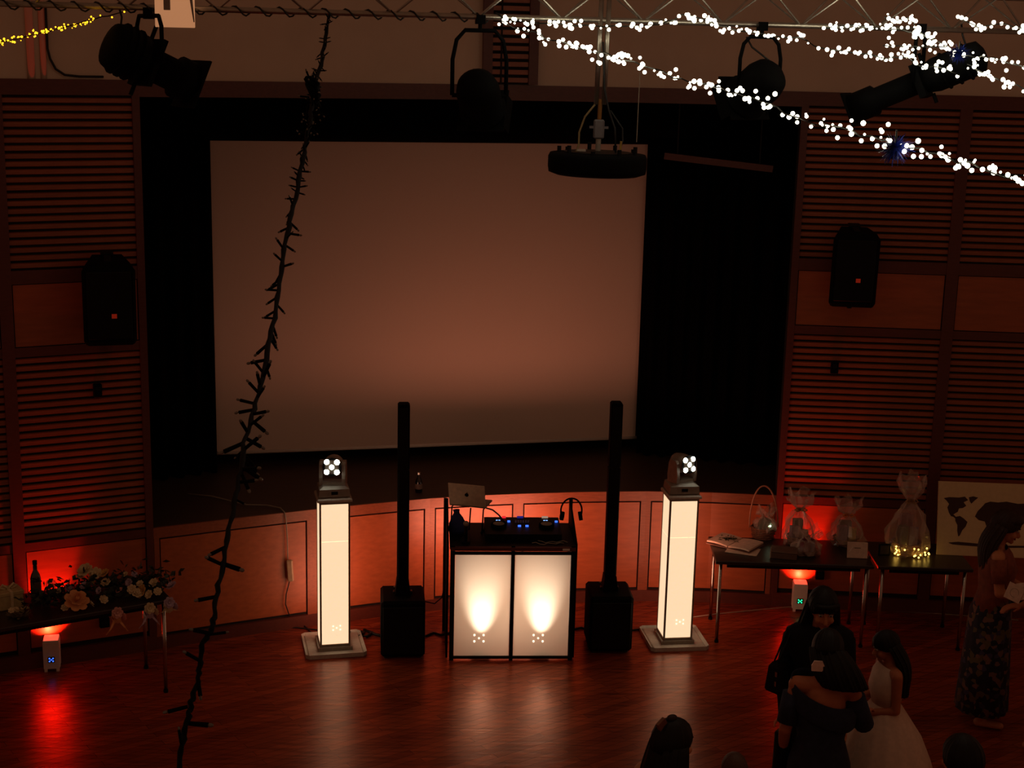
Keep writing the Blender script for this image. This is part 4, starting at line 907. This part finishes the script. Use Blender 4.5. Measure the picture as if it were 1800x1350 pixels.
MB().bbox((0, 0, 0.003), (0.26, 0.19, 0.005), 0.002).build('cover', PAPER, bk)
bx = thing('gift_box', 'flat brown box beside the open album on the gift table', 'box', on_gift(1378, 978), math.radians(-12))
MB().bbox((0, 0, 0.025), (0.21, 0.16, 0.05), 0.005).build('box_body', mat('brown_card', (92, 66, 52), 0.6), bx)
MB().box((-0.108, 0, 0.025), (0.004, 0.15, 0.046)).build('end_panel', PAPER, bx)
MB().bbox((0, 0, 0.056), (0.214, 0.164, 0.012), 0.004).build('lid', mat('brown_card', (92, 66, 52)), bx)
WICK = mat('wicker', (120, 78, 56), 0.8, var=0.3, scale=60)
def wicker(parent, r, h, c=(0, 0, 0)):
    mb = MB()
    for k in range(6):
        z = c[2] + .008 + h*k/6; rr = r*(0.82 + 0.18*k/6)
        mb.tube([(c[0] + (rr + .004*math.cos(i*PI + k*PI))*math.cos(2*PI*i/20), c[1] + (rr + .004*math.cos(i*PI + k*PI))*math.sin(2*PI*i/20), z) for i in range(21)], h/11, 5)
    mb.cyl((c[0], c[1], c[2] + .002), (c[0], c[1], c[2] + .012), r*.8, n=20)
    return mb.build('wicker_bowl', WICK, parent, True)
def wrap(parent, r, h, neck, seed, flare=0.10, m=FILM):
    """gathered film: bulging below, tied at the neck, ruffled above"""
    R_ = random.Random(seed); N = 30; rings = []
    prof = [(r*.92, .004), (r*1.08, h*.12), (r*1.05, h*.3), (r*.82, h*.48), (r*.45, h*.60), (neck, h*.68), (flare*.7, h*.80), (flare, h*.92), (flare*1.05, h)]
    for k, (rr, z) in enumerate(prof):
        ring = []
        for i in range(N):
            a = 2*PI*i/N; f = 1 + 0.16*math.sin(7*a + k*1.3 + seed) + R_.uniform(-.2, .2) + (0.25*math.sin(5*a + seed) if k > 5 else 0)
            ring.append(Vector((rr*f*math.cos(a), rr*f*math.sin(a), max(.003, z + (R_.uniform(-.02, .02) if k > 1 else 0) + (0.03*math.sin(4*a + seed) if k > 6 else 0)))))
        rings.append(ring)
    return MB().ring_loft(rings, cap=False).build('film_wrap', m, parent)
def gift(loc, r, h, seed, label, ribbon, items):
    t = thing('gift_basket', label, 'gift basket', loc, 0, 'wrapped baskets on the gift tables')
    wicker(t, r*.85, h*.16)
    for (x, y, sx, sy, sz, m, rz_) in items: MB().bbox((x, y, .02 + sz/2), (sx, sy, sz), .004, Rz(rz_)).build('packet', m, t)
    wrap(t, r, h, .022, seed)
    MB().tube([(.026*math.cos(2*PI*i/12), .026*math.sin(2*PI*i/12), h*.68) for i in range(13)], .007, 6).build('ribbon_tie', ribbon, t, True)
    for s in (-1, 1): MB().tube([(0, -.026, h*.68), (s*.03, -.04, h*.72), (s*.05, -.045, h*.69), (s*.03, -.04, h*.66), (0, -.026, h*.68)], .007, 6).build('bow_loop', ribbon, t, True)
    return t
PK = [mat('lilac_packet', (130, 104, 120), 0.5), mat('plum_packet', (110, 40, 56), 0.5), mat('tan_packet', (150, 110, 70), 0.5), mat('yellow_packet', (190, 160, 70), 0.5), mat('green_packet', (60, 66, 40), 0.6)]
hb = thing('hoop_basket', 'round basket with tall hoop handle next to the open album', 'basket', on_gift(1347, 956) + Vector((.0, .17, 0)), 0.2)
wicker(hb, .105, .10)
MB().tube([(.128*math.cos(a) - .03*max(0, math.sin(a)), -.02*math.sin(a), .09 + .37*math.sin(a)) for a in (0 + i*PI/24 for i in range(25))], .007, 8).build('hoop_handle', mat('pale_cane', (176, 116, 90), 0.6), hb, True)
MB().bbox((0, 0, .11), (.09, .06, .13), .01, rotm('Y', .4)).build('packet', PK[4], hb)
w_ = wrap(hb, .085, .20, .02, 5, .07); w_.location = (.0, -.02, .06)
MB().ball((0.02, -.095, .13), .008).build('lit_bulb', mat('pale_green_bulb', (230, 255, 210), emit=(225, 255, 205), power=6), hb, True)
gift(on_gift(1404, 966) + Vector((.02, .16, 0)), .115, .44, 3, 'clear wrapped basket with tall gathered top next to the hoop basket', PK[2], [(-.04, -.02, .07, .05, .14, PK[0], .3), (.05, .0, .06, .05, .10, PK[2], -.4), (0, .05, .08, .05, .18, PK[4], .1)])
gift(on_gift(1420, 978) + Vector((.0, .06, 0)), .10, .20, 11, 'low clear wrapped bundle with plum packets before the tall gathered basket', PK[1], [(-.02, -.02, .08, .05, .09, PK[1], .5), (.04, .01, .05, .05, .08, PK[0], -.4)])
gift(on_gift(1492, 966) + Vector((.0, .14, 0)), .125, .38, 8, 'clear wrapped basket with orange bow behind the white card', mat('orange_ribbon', (200, 110, 30), 0.4), [(-.04, -.03, .08, .05, .15, PK[0], .2), (.05, -.02, .06, .05, .13, PK[3], -.3), (.0, .05, .1, .05, .17, PK[4], 0)])
tl_ = gift(on_gift(1602, 984) + Vector((.0, .17, 0)), .14, .66, 21, 'tallest clear wrapped basket with gold lights at its foot', PK[2], [(-.05, -.02, .08, .06, .22, PK[4], .2), (.05, .0, .07, .06, .20, PK[0], -.3), (.0, .06, .1, .05, .30, PK[1], 0)])
lb_ = MB().ball((0, 0, 0), .0075, 8, 6).build('lit_bulb', mat('gold_bulb', (255, 220, 120), emit=(255, 205, 90), power=5), tl_, True)
for k in range(22):
    if k == 0: o = lb_
    else: o = lb_.copy(); COL.objects.link(o)
    a = -PI * 0.04 - PI * 0.92 * rnd.random(); rr = rnd.uniform(.10, .175); o.location = (rr*1.15*math.cos(a), rr*math.sin(a), rnd.choice((.015, .02, .03, .05, .08)))
cd = thing('framed_card', 'small white card in a frame standing at the table front edge', 'card', on_gift(1508, 984) + Vector((0, .03, 0)), math.radians(-3))
RT = rotm('X', math.radians(-12))
MB().bbox(RT @ Vector((0, 0, .068)), (.165, .008, .132), .003, RT).build('card', PAPER, cd)
MB().box(RT @ Vector((-.05, -.006, .075)), (.004, .003, .05), RT @ rotm('Y', .6)).build('printed_stroke', WHITE, cd)
MB().box((0, .035, .045), (.05, .004, .1), rotm('X', .5)).build('easel_back', GREY, cd)
sp_ = thing('picture_frame_small', 'tiny dark frame standing right of the white card', 'frame', on_gift(1560, 985) + Vector((0, .12, 0)), 0.1)
MB().bbox((0, 0, .05), (.10, .012, .10), .003).build('border', BLACKP, sp_); MB().box((0, -.0075, .05), (.075, .002, .075)).build('photo', mat('dim_photo', (60, 50, 36), 0.5), sp_)

# world map board leaning on the wall at the back of the second table
b0 = px(1646, 976, 11.56); bw = 1.02; bhgt = 0.605
wm = thing('world_map_board', 'white board with a dark world map leaning behind the table end', 'map', (b0.x, b0.y, ZR), math.radians(-3))
lean = rotm('X', math.radians(-14)); wm.rotation_euler = Euler((math.radians(-14), 0, math.radians(-3)), 'XYZ')
MB().bbox((bw/2, .008, bhgt/2), (bw, .016, bhgt), .003).build('board', mat('map_board', (206, 182, 140), 0.8, var=.05), wm)
MAPM = mat('map_print', (58, 32, 24), 0.8)
def land(name, pts): MB().prism([(x, z) for x, z in pts], .0016, Matrix.Translation((0, -.0012, 0)) ).build(name, MAPM, wm)
def fx(X, Y): return ((X - 690) / 600 * .95 * 0.70, (760 - Y) / 640 * 0.66 * 0.98)     # drawing grid of the map
def landpx(pts): return [((x - 1652) / 222.0, .590 - (y - 848) / 212.0) for x, y in pts]
land('continent', landpx([(1662,874),(1672,872),(1690,872),(1700,870),(1706,876),(1698,880),(1703,886),(1697,890),(1690,891),(1688,897),(1680,902),(1677,901),(1681,906),(1676,905),(1672,899),(1669,890),(1672,884),(1667,878)]))
land('continent', landpx([(1707,871),(1715,869),(1724,871),(1718,876),(1712,882),(1709,878)]))
land('continent', landpx([(1684,906),(1692,904),(1699,908),(1706,914),(1703,922),(1697,929),(1693,938),(1690,940),(1688,930),(1688,920),(1684,913)]))
land('continent', landpx([(1677,900),(1682,903),(1687,908),(1684,909),(1678,904)]))
land('continent', landpx([(1724,894),(1730,888),(1737,880),(1746,877),(1760,878),(1775,876),(1795,879),(1812,878),(1830,882),(1842,888),(1836,894),(1824,896),(1818,904),(1806,908),(1800,920),(1795,908),(1784,902),(1776,906),(1770,900),(1762,902),(1758,912),(1756,924),(1750,936),(1744,936),(1741,922),(1737,912),(1726,910),(1719,904)]))
land('continent', landpx([(1814,926),(1826,922),(1838,926),(1840,936),(1828,938),(1816,936)]))
land('continent', landpx([(1672,951),(1690,949),(1712,950),(1760,953),(1820,951),(1830,954),(1760,957),(1700,955),(1680,954)]))

# ------------------------------------------------------------------ people
def skin(n, rgb): return mat(n, rgb, 0.55, var=.06, spec=.35)
SK1 = skin('olive_skin', (178, 112, 74)); SK2 = skin('tan_skin', (168, 100, 66)); SK3 = skin('fair_skin', (196, 138, 104))
HAIRB = mat('black_hair', (12, 10, 9), 0.55, var=.4, scale=14, grain=(14, 14, 1.2), spec=.25); HAIRBR = mat('brown_hair', (44, 26, 18), 0.55, var=.4, scale=14, grain=(14, 14, 1.2), spec=.25)
LIP_M = mat('lips', (140, 60, 50), 0.5); EYEW = mat('eye_white', (170, 160, 150), 0.3); IRIS = mat('iris', (26, 16, 10), 0.2)
def bake(o):
    dg = bpy.context.evaluated_depsgraph_get(); me = bpy.data.meshes.new_from_object(o.evaluated_get(dg)); o.modifiers.clear(); o.data = me
    me.polygons.foreach_set('use_smooth', [True] * len(me.polygons)); me.update()
def person(label, loc, rz, h, skinm, hairm, arms, head=(0.0, 0.0), hair='long', hair_len=0.4, eyes=True, build_w=1.0, hair_shift=(0, 0), bust=.056):
    """local frame: faces -y, own left hand is +x; arms = {side: (elbow, wrist, finger direction, curl)}"""
    k = h / 1.65
    t = thing('person', label, 'person', loc, rz)
    V = lambda x, y, z: Vector((x, y, z)) * k
    mb = MB()
    def cap(a, c, ra, rb): mb.ball(a, ra, 12, 8); mb.ball(c, rb, 12, 8); mb.cyl(a, c, ra * .999, rb * .999, 12)
    for s in (-1, 1):
        cap(V(s*.09, .03, .035), V(s*.105, -.13, .028), .033*k, .026*k); cap(V(s*.09, .01, .07), V(s*.09, -.005, .30), .034*k, .052*k); cap(V(s*.09, -.005, .30), V(s*.09, -.01, .47), .052*k, .05*k)
        cap(V(s*.09, -.01, .47), V(s*.088, 0, .84), .053*k, .084*k)
    mb.ball(V(0, .01, .90), (.165*k*build_w, .115*k, .125*k), 16, 10); mb.ball(V(0, 0, 1.06), (.125*k*build_w, .09*k, .14*k), 16, 10); mb.ball(V(0, .005, 1.24), (.145*k*build_w, .10*k, .15*k), 16, 10)
    if bust:
        for s in (-1, 1): mb.ball(V(s*.065, -.075, 1.215), bust*k, 12, 8)
    cap(V(-.15, .005, 1.345), V(.15, .005, 1.345), .05*k, .05*k); mb.ball(V(0, .01, 1.36), (.10*k, .06*k, .05*k), 12, 8)
    hp_, hy = head; N0 = V(0, .012, 1.43)
    HR = Matrix.Rotation(hy, 3, 'Z') @ Matrix.Rotation(hp_, 3, 'X')
    HD = lambda x, y, z: N0 + HR @ (V(x, y, z) - N0)
    cap(V(0, .015, 1.35), HD(0, .005, 1.49), .052*k, .046*k)
    mb.ball(HD(0, .008, 1.562), (.073*k, .093*k, .098*k), 18, 12, HR); mb.ball(HD(0, -.04, 1.505), (.053*k, .053*k, .062*k), 14, 10, HR); mb.ball(HD(0, -.078, 1.462), .02*k, 10, 7)
    mb.cyl(HD(0, -.092, 1.555), HD(0, -.113, 1.517), .008*k, .013*k, 8); mb.ball(HD(0, -.107, 1.515), .014*k, 8, 6)
    for s in (-1, 1): mb.ball(HD(s*.075, .012, 1.535), (.008*k, .018*k, .03*k), 8, 6, HR); mb.ball(HD(s*.036, -.07, 1.515), .022*k, 8, 6)
    for s, (el, wr, fd, curl) in arms.items():
        sh = V(s*.17*build_w, .005, 1.338); el = V(*el); wr = V(*wr); fd = Vector(fd).normalized()
        cap(sh, el, .046*k, .036*k); cap(el, wr, .037*k, .025*k)
        sd = fd.cross(Vector((0, 0, 1)) if abs(fd.z) < .8 else Vector((0, 1, 0))).normalized(); nm = sd.cross(fd)
        pc = wr + fd * .05*k; R = Matrix((sd, fd, nm)).transposed(); mb.ball(pc, (.04*k, .052*k, .018*k), 12, 8, R)
        for j, (o_, L) in enumerate(((-.029, .062), (-.010, .073), (.010, .070), (.028, .055))):
            a = wr + (fd*.088 + sd*o_)*k; d1 = (fd*math.cos(curl) - nm*math.sin(curl)); d2 = (fd*math.cos(curl*2) - nm*math.sin(curl*2)); c_ = a + d1*L*.55*k
            cap(a, c_, .0095*k, .0085*k); cap(c_, c_ + d2*L*.5*k, .0085*k, .0075*k)
        a = wr + (fd*.03 - sd*.036)*k; c_ = a + (fd*.6 - sd*.7).normalized()*.035*k; cap(a, c_, .011*k, .010*k); cap(c_, c_ + (fd*.9 - sd*.2 - nm*.3).normalized()*.03*k, .010*k, .008*k)
    body = mb.build('body', skinm, t)
    m = body.modifiers.new('r', 'REMESH'); m.mode = 'VOXEL'; m.voxel_size = .0075 * k; m = body.modifiers.new('s', 'SMOOTH'); m.factor = .5; m.iterations = 3; bake(body)
    if eyes:
        for s in (-1, 1):
            e = MB().ball(HD(s*.030, -.0815, 1.558), (.0135*k, .008*k, .0075*k), 10, 7, HR).build('eye', EYEW, t, True)
            MB().ball(HD(s*.030, -.0885, 1.558), (.0055*k, .003*k, .0055*k), 8, 6, HR).build('iris', IRIS, e, True)
            MB().tube([HD(s*.014, -.094, 1.578), HD(s*.03, -.092, 1.584), HD(s*.046, -.082, 1.578)], .0035*k, 6).build('eyebrow', hairm, t, True)
        MB().ball(HD(0, -.0945, 1.490), (.022*k, .006*k, .008*k), 12, 7, HR).build('mouth', LIP_M, t, True)
    # hair: cap plus falling mass with strand ridges
    hb_ = MB(); N = 96
    def ringpt(a, rx, ry, c, ripple, ph): f = 1 + ripple*math.sin(13*a + ph) + ripple*.9*math.sin(29*a + 2*ph); return Vector((c[0] + rx*f*math.cos(a), c[1] + ry*f*math.sin(a), c[2]))
    rings = []
    for j in range(7):                                     # skull cap, top down to the ears, open at the face
        th = j / 6 * math.radians(112); z = 1.565 + .112*math.cos(th); rr = math.sin(th)
        rings.append([HD(*ringpt(a, .086*rr + .002, .106*rr + .002, (0, .016, z + (.05*max(0, math.cos(a + PI/2))**2 * (j/6)**2)), .018, j*.2)) for a in (2*PI*i/N for i in range(N))])
    hb_.ring_loft(rings)
    if hair == 'long':
        rings = []; M_ = 10
        for j in range(M_ + 1):
            u = j / M_; z = 1.56 - hair_len*u
            fl = .098 + .035*math.sin(u*2.2); dp = .088 + .02*math.sin(u*2.5) - .03*u
            ring = []
            for i in range(N):
                a = -PI*0.10 + (PI*1.20) * i / (N-1)       # sides and back, front open
                p = Vector(ringpt(a, fl, dp, (hair_shift[0]*u, .02 + .035*u + hair_shift[1]*u, z), .03, j*.15))
                ring.append(HD(*p) if u < .35 else HD(*p).lerp(V(*p), min(1, (u-.35)*2)))
            inner = [p + (V(hair_shift[0]*u, .02, z) - p) * .42 for p in reversed(ring)]
            rings.append(ring + inner)
        hb_.ring_loft(rings)
    elif hair == 'bun':
        hb_.ball(HD(0, .115, 1.60), (.05*k, .045*k, .05*k), 14, 10)
    o = hb_.build('hair', hairm, t, True)
    return t, V, HD, k
def garment(parent, name, rings, m, N=40, pleat=0.0, pn=14, thick=.004, smooth=True, slant=0.0):
    """rings: (z, cx, cy, rx, ry, tilt)"""
    R_ = []
    for (z, cx, cy, rx, ry, *tl) in rings:
        tx_ = tl[0] if tl else 0; pl = pleat * (tl[1] if len(tl) > 1 else 0)
        R_.append([Vector((cx + rx*(1 + pl*math.sin(pn*a))*math.cos(a), cy + ry*(1 + pl*math.sin(pn*a))*math.sin(a), z + tx_*math.sin(a) + slant*(cx + rx*math.cos(a)))) for a in (2*PI*i/N for i in range(N))])
    inner = [[p + (Vector((sum(q.x for q in r)/N, sum(q.y for q in r)/N, p.z)) - p).normalized()*thick for p in r] for r in R_]
    return MB().ring_loft(R_ + inner[::-1] + [R_[0]], cap=False).build(name, m, parent, smooth)
def sleeve(parent, name, pts, rs, m): return MB().tube(pts, rs, 14).build(name, m, parent, True)
def scaled(k, L): return [tuple(v*k if i < 5 else v for i, v in enumerate(r)) if False else (r[0]*k, r[1]*k, r[2]*k, r[3]*k, r[4]*k, *( (r[5]*k,) if len(r) > 5 else ()), *r[6:]) for r in L]
def stand(x, y, ztop):                                     # floor point under a head top seen at a pixel
    p = pz(x, y, ztop); return Vector((p.x, p.y, 0))
def arm_pts(V, s, el, wr, w=1.0): return [V(s*.17*w, .005, 1.338), V(*el), V(*wr)]

# A: woman in black, looking down, bag on her arm
LA = stand(1447, 1030, 1.665); ra = math.atan2(LA.x, LA.y)
aA = {-1: ((-.185, .05, 1.08), (-.17, -.03, .86), (.1, -.3, -1), .4), 1: ((.185, .05, 1.08), (.17, -.03, .86), (-.1, -.3, -1), .4)}
t, V, HD, k = person('woman in black with long black hair and a shoulder bag, looking down', LA, -ra + .1, 1.65, SK1, HAIRB, aA, head=(.30, .12), hair_len=.46, build_w=.86)
BLK = mat('black_jersey', (13, 12, 14), 0.85, var=.2, spec=.2)
garment(t, 'dress', scaled(k, [(1.425, 0, .01, .075, .07), (1.412, 0, .008, .15, .088), (1.385, 0, .004, .196, .104), (1.33, 0, 0, .206, .115), (1.22, 0, -.012, .165, .142), (1.05, 0, 0, .135, .115), (.90, 0, .01, .17, .14), (.6, 0, .01, .19, .17, 0, .5), (.38, 0, .01, .21, .19, 0, 1)]), BLK, pleat=.05)
for s in (-1, 1): sleeve(t, 'sleeve', arm_pts(V, s, aA[s][0], aA[s][1], .86), [.066*k, .054*k, .042*k], BLK)
fringe = MB().tube([HD(-.07, -.066, 1.622), HD(-.03, -.09, 1.622), HD(.02, -.09, 1.622), HD(.07, -.066, 1.622)], [.014*k, .016*k, .016*k, .014*k], 8).build('fringe', HAIRB, t, True)
# her bag
bb = px(1374, 1184, LA.y - .06)
BR = -ra + .95
hbag = thing('handbag', 'black handbag with shiny clasps hanging beside the woman in black', 'bag', bb, BR)
MB().ring_loft([[Vector((x*w_, y*d_, z)) for x, y in ((-1, -1), (1, -1), (1, 1), (-1, 1))] for z, w_, d_ in ((-.095, .085, .042), (-.08, .092, .048), (.06, .08, .038), (.09, .07, .018))]).build('bag_body', mat('black_leather', (5, 5, 5), 0.45, spec=.2), hbag)
sh = Rz(-BR) @ (LA + Rz(-ra + .1) @ V(-.175, -.02, 1.385) - bb)
for y in (-.015, .015): MB().tube([(-.06, y, .085), sh * .5 + Vector((-.03, y, .045)), sh + Vector((-.01, y, -.005)), sh + Vector((.02, y, -.01)), sh * .5 + Vector((.035, y, .04)), (.06, y, .085)], .006, 6).build('strap', BLACKP, hbag, True)
for x in (-.092, .092):
    for z in (-.03, .03): MB().box((x, -.03, z), (.006, .012, .03)).build('clasp', STEEL, hbag)
# B: woman in blue with her back to the camera
LBp = stand(1456, 1118, 1.62); rb = math.atan2(LBp.x, LBp.y)
aB = {1: ((.20, .02, 1.08), (.20, -.08, .86), (.1, -.2, -1), .35), -1: ((-.235, -.03, 1.12), (-.25, -.25, 1.08), (-.5, -1, 0), .4)}
# seen from behind her left hand is on the picture's left
t, V, HD, k = person('woman with bare upper back in a dark blue off shoulder dress, seen from behind', LBp, PI - rb + .12, 1.63, SK2, HAIRB, aB, head=(.40, -.15), hair_len=.19, eyes=True, hair_shift=(-.10, -.0), build_w=.88)
BLUE = mat('dark_blue_cloth', (26, 32, 52), 0.9, var=.35, scale=25)
garment(t, 'dress', scaled(k, [(1.25, 0, -.01, .155, .122, -.03), (1.17, 0, -.012, .153, .132), (1.04, 0, 0, .130, .11), (.90, 0, .01, .172, .142), (.6, 0, .01, .205, .19, 0, .6), (.3, 0, .01, .27, .23, 0, 1), (.10, 0, .01, .30, .25, 0, 1.2)]), BLUE, pleat=.05)
garment(t, 'shoulder_band', scaled(k, [(1.325, .01, .0, .175, .112, -.05), (1.28, 0, 0, .192, .128, -.05), (1.19, 0, 0, .182, .136, -.03), (1.165, 0, 0, .165, .13, -.02)]), BLUE, pleat=.03, slant=.34)
sleeve(t, 'sleeve', [V(-.165, 0, 1.29), V(*aB[-1][0]), V(*[(a+b)/2 for a, b in zip(aB[-1][0], aB[-1][1])])], [.062*k, .056*k, .05*k], BLUE)
sleeve(t, 'sleeve', [V(.165, 0, 1.29), V(.195, .02, 1.12)], [.062*k, .056*k], BLUE)
# draped dark stole over her forearm
MB().ring_loft([[V(.20 + .05*math.cos(a) , -.06 + .06*math.sin(a) - .03*j/4, 1.02 - .065*j + .01*math.sin(3*a)) for a in (2*PI*i/14 for i in range(14))] for j in range(5)]).build('stole', BLK, t, True)
clip = HD(.045, .098, 1.47)
MB().ring_loft([[clip + V(x*w_, .02 + d_, z) for x, d_ in ((-1, 0), (1, 0), (1, .012), (-1, .012))] for z, w_ in ((-.03, .034), (.0, .036), (.028, .022))]).build('hair_bow', mat('white_satin', (220, 190, 176), 0.5), t)
# C: girl in white, profile to the left
LC = stand(1568, 1108, 1.29)
aC = {1: ((.16, .02, 1.05), (.03, -.24, .98), (-.3, -1, .15), .5), -1: ((-.17, -.03, 1.06), (-.10, -.27, 1.06), (.1, -1, .1), .5)}
t, V, HD, k = person('girl in a white sleeveless dress with long black hair, reaching left', LC, -PI/2 + .12, 1.28, SK2, HAIRB, aC, head=(.38, 0), hair_len=.42, hair_shift=(0, .04), bust=0)
WD = mat('white_dress_cloth', (206, 178, 158), 0.85, var=.08)
garment(t, 'bodice', scaled(k, [(1.37, 0, .0, .125, .075, -.02), (1.32, 0, -.005, .16, .112), (1.2, 0, -.012, .158, .135), (1.05, 0, 0, .138, .108)]), WD)
garment(t, 'skirt', scaled(k, [(1.06, 0, 0, .140, .110), (.98, 0, .0, .19, .165, 0, .3), (.8, 0, .01, .29, .27, 0, .8), (.6, 0, .01, .37, .35, 0, 1), (.42, 0, .01, .42, .40, 0, 1.2)]), WD, pleat=.06, pn=16)
# D: woman in a patterned skirt, facing right, holding cards
LD = pz(1724, 1268, 0.0); LD.z = 0
aD = {1: ((.22, -.02, 1.10), (.14, -.26, 1.02), (-.3, -1, .1), .6), -1: ((-.22, -.02, 1.10), (-.14, -.27, 1.06), (.3, -1, .2), .6)}
t, V, HD, k = person('woman facing right in a rust top and dark patterned skirt, holding cards', LD, PI/2 - .25, 1.60, SK1, HAIRBR, aD, head=(.36, 0), hair_len=.34)
PAT = bpy.data.materials.new('patterned_cloth'); PAT.use_nodes = True; nt = PAT.node_tree; b = nt.nodes['Principled BSDF']; b.inputs['Roughness'].default_value = .85
tc = nt.nodes.new('ShaderNodeTexCoord'); vo = nt.nodes.new('ShaderNodeTexVoronoi'); vo.inputs['Scale'].default_value = 30; nt.links.new(tc.outputs['Object'], vo.inputs['Vector'])
cr = nt.nodes.new('ShaderNodeValToRGB'); nt.links.new(vo.outputs['Color'], cr.inputs[0]); cr.color_ramp.interpolation = 'CONSTANT'
cr.color_ramp.elements[0].color = (*lin(22, 20, 34), 1)
for pos, c_ in ((.42, (112, 80, 66)), (.55, (34, 28, 44)), (.68, (92, 78, 46)), (.8, (60, 52, 80))):
    e = cr.color_ramp.elements.new(pos); e.color = (*lin(*c_), 1)
nt.links.new(cr.outputs[0], b.inputs['Base Color'])
RUST = mat('rust_knit', (126, 62, 40), 0.9, var=.2)
garment(t, 'top', scaled(k, [(1.385, 0, .01, .125, .08), (1.33, 0, 0, .178, .108), (1.22, 0, -.012, .172, .14), (1.05, 0, 0, .146, .112), (.92, 0, .01, .182, .135)]), RUST)
garment(t, 'skirt', scaled(k, [(1.0, 0, .0, .158, .122), (.88, 0, .01, .196, .15, 0, .3), (.5, 0, .01, .20, .17, 0, .8), (.12, 0, .01, .22, .19, 0, 1)]), PAT, pleat=.04)
for s in (-1, 1): sleeve(t, 'sleeve', [V(s*.17, .005, 1.338), V(s*.21, -.012, 1.17)], [.06*k, .05*k], RUST)
MB().ball(HD(0, -.01, 1.612), (.080*k, .090*k, .056*k), 18, 10).build('crown_braid', HAIRBR, t, True)
cc_ = px(1783, 1042, LD.y - .42)
for j, (dx, dy_, dz_, rt) in enumerate(((0, 0, 0, .42), (.085, .015, .01, -.2))):
    c_ = thing('paper_card', ('white card tilted in the hands of the woman in rust' if j == 0 else 'second white card overlapping behind the tilted one'), 'card', cc_ + Vector((dx, dy_, dz_)), -.1, 'cards held by the woman in rust')
    c_.rotation_euler = Euler((-.35, rt, -.1))
    MB().bbox((0, 0, 0), (.115, .004, .115), .0015).build('sheet', PAPER, c_)
    MB().tube([(.03*math.cos(a), -.0028, .03*math.sin(a)) for a in (2*PI*i/16 for i in range(14))], .0012, 5).build('printed_ring', GREY, c_)
# E: head close to the camera at the bottom
LE = stand(1182, 1268, 1.66)
aE = {s: ((s*.22, .0, 1.08), (s*.18, -.16, .92), (0, -.6, -.8), .3) for s in (-1, 1)}
t, V, HD, k = person('dark haired woman with a hair clip, only her head showing at the bottom edge', LE, PI - math.atan2(LE.x, LE.y) - .75, 1.65, SK3, HAIRB, aE, head=(.1, 0), hair_len=.36)
garment(t, 'dress', scaled(k, [(1.385, 0, .01, .125, .08), (1.33, 0, 0, .178, .108), (1.22, 0, -.012, .172, .14), (1.05, 0, 0, .146, .112), (.9, 0, .01, .19, .14), (.5, 0, .01, .22, .19)]), BLK)
MB().box(HD(.0, .085, 1.645), (.018*k, .05*k, .075*k), HD(0, 0, 0).to_track_quat('Z', 'Y').to_matrix() if False else rotm('X', -.5)).build('hair_clip', mat('tan_clip', (110, 66, 44), 0.4), t)
MB().ball(HD(0, .03, 1.678), (.02*k, .03*k, .016*k), 10, 7).build('top_knot', HAIRBR, t, True)
# F: child, only the crown showing
LF_ = stand(1292, 1326, 1.26)
t, V, HD, k = person('child with brown hair whose crown only shows at the bottom edge', LF_, PI, 1.25, SK3, mat('light_brown_hair', (70, 40, 24), 0.6, var=.4, scale=14, grain=(14, 14, 1.2)), {s: ((s*.22, .0, 1.08), (s*.18, -.14, .92), (0, -.6, -.8), .3) for s in (-1, 1)}, hair='short', bust=0)
garment(t, 'shirt', scaled(k, [(1.385, 0, .01, .125, .08), (1.33, 0, 0, .178, .108), (1.2, 0, -.01, .17, .135), (1.0, 0, 0, .16, .12), (.85, 0, .01, .19, .14)]), RUST)
garment(t, 'shorts', scaled(k, [(.92, 0, .01, .18, .135), (.8, 0, .01, .20, .14), (.55, 0, 0, .20, .13)]), BLUE)
# G: guest with pale collar at the lower right corner
LG = stand(1697, 1298, 1.66)
t, V, HD, k = person('black haired guest with a pale collar at the lower right corner', LG, PI + .3, 1.65, SK2, HAIRB, {s: ((s*.24, .0, 1.08), (s*.2, -.14, .92), (0, -.6, -.8), .3) for s in (-1, 1)}, head=(.1, 0), hair='short', build_w=1.1, bust=0)
garment(t, 'jacket', scaled(k, [(1.395, 0, .01, .12, .08), (1.335, 0, 0, .2, .115), (1.2, 0, -.01, .20, .145), (1.0, 0, 0, .18, .13), (.8, 0, .01, .2, .15)]), BLK)
garment(t, 'collar', scaled(k, [(1.445, 0, .012, .064, .062), (1.40, 0, .01, .078, .074), (1.375, 0, .01, .12, .086)]), WD)
for s in (-1, 1): sleeve(t, 'sleeve', [V(s*.18, .005, 1.338), V(s*.24, 0, 1.08), V(s*.2, -.14, .93)], [.064*k, .055*k, .045*k], BLK)
for s in (-1, 1): sleeve(t, 'trouser_leg', [V(s*.09, 0, .86), V(s*.09, -.005, .47), V(s*.09, .01, .06)], [.11*k, .08*k, .065*k], BLK)
# H: guest in a white shirt, mostly beyond the right edge
LH = pz(1845, 1330, 0); LH.z = 0
t, V, HD, k = person('guest in a white shirt cut off by the right edge', LH, -PI/2, 1.70, SK2, HAIRB, {s: ((s*.26, .0, 1.08), (s*.24, -.2, .98), (0, -1, -.1), .4) for s in (-1, 1)}, hair='short', build_w=1.1, bust=0)
garment(t, 'shirt', scaled(k, [(1.42, 0, .01, .075, .065), (1.335, 0, 0, .195, .115), (1.2, 0, -.01, .195, .145), (1.0, 0, 0, .175, .13), (.84, 0, .01, .195, .145)]), WD)
for s in (-1, 1): sleeve(t, 'sleeve', [V(s*.18, .005, 1.338), V(s*.26, 0, 1.08)], [.064*k, .056*k], WD)
for s in (-1, 1): sleeve(t, 'trouser_leg', [V(s*.09, 0, .86), V(s*.09, -.005, .47), V(s*.09, .01, .06)], [.11*k, .08*k, .065*k], BLK)
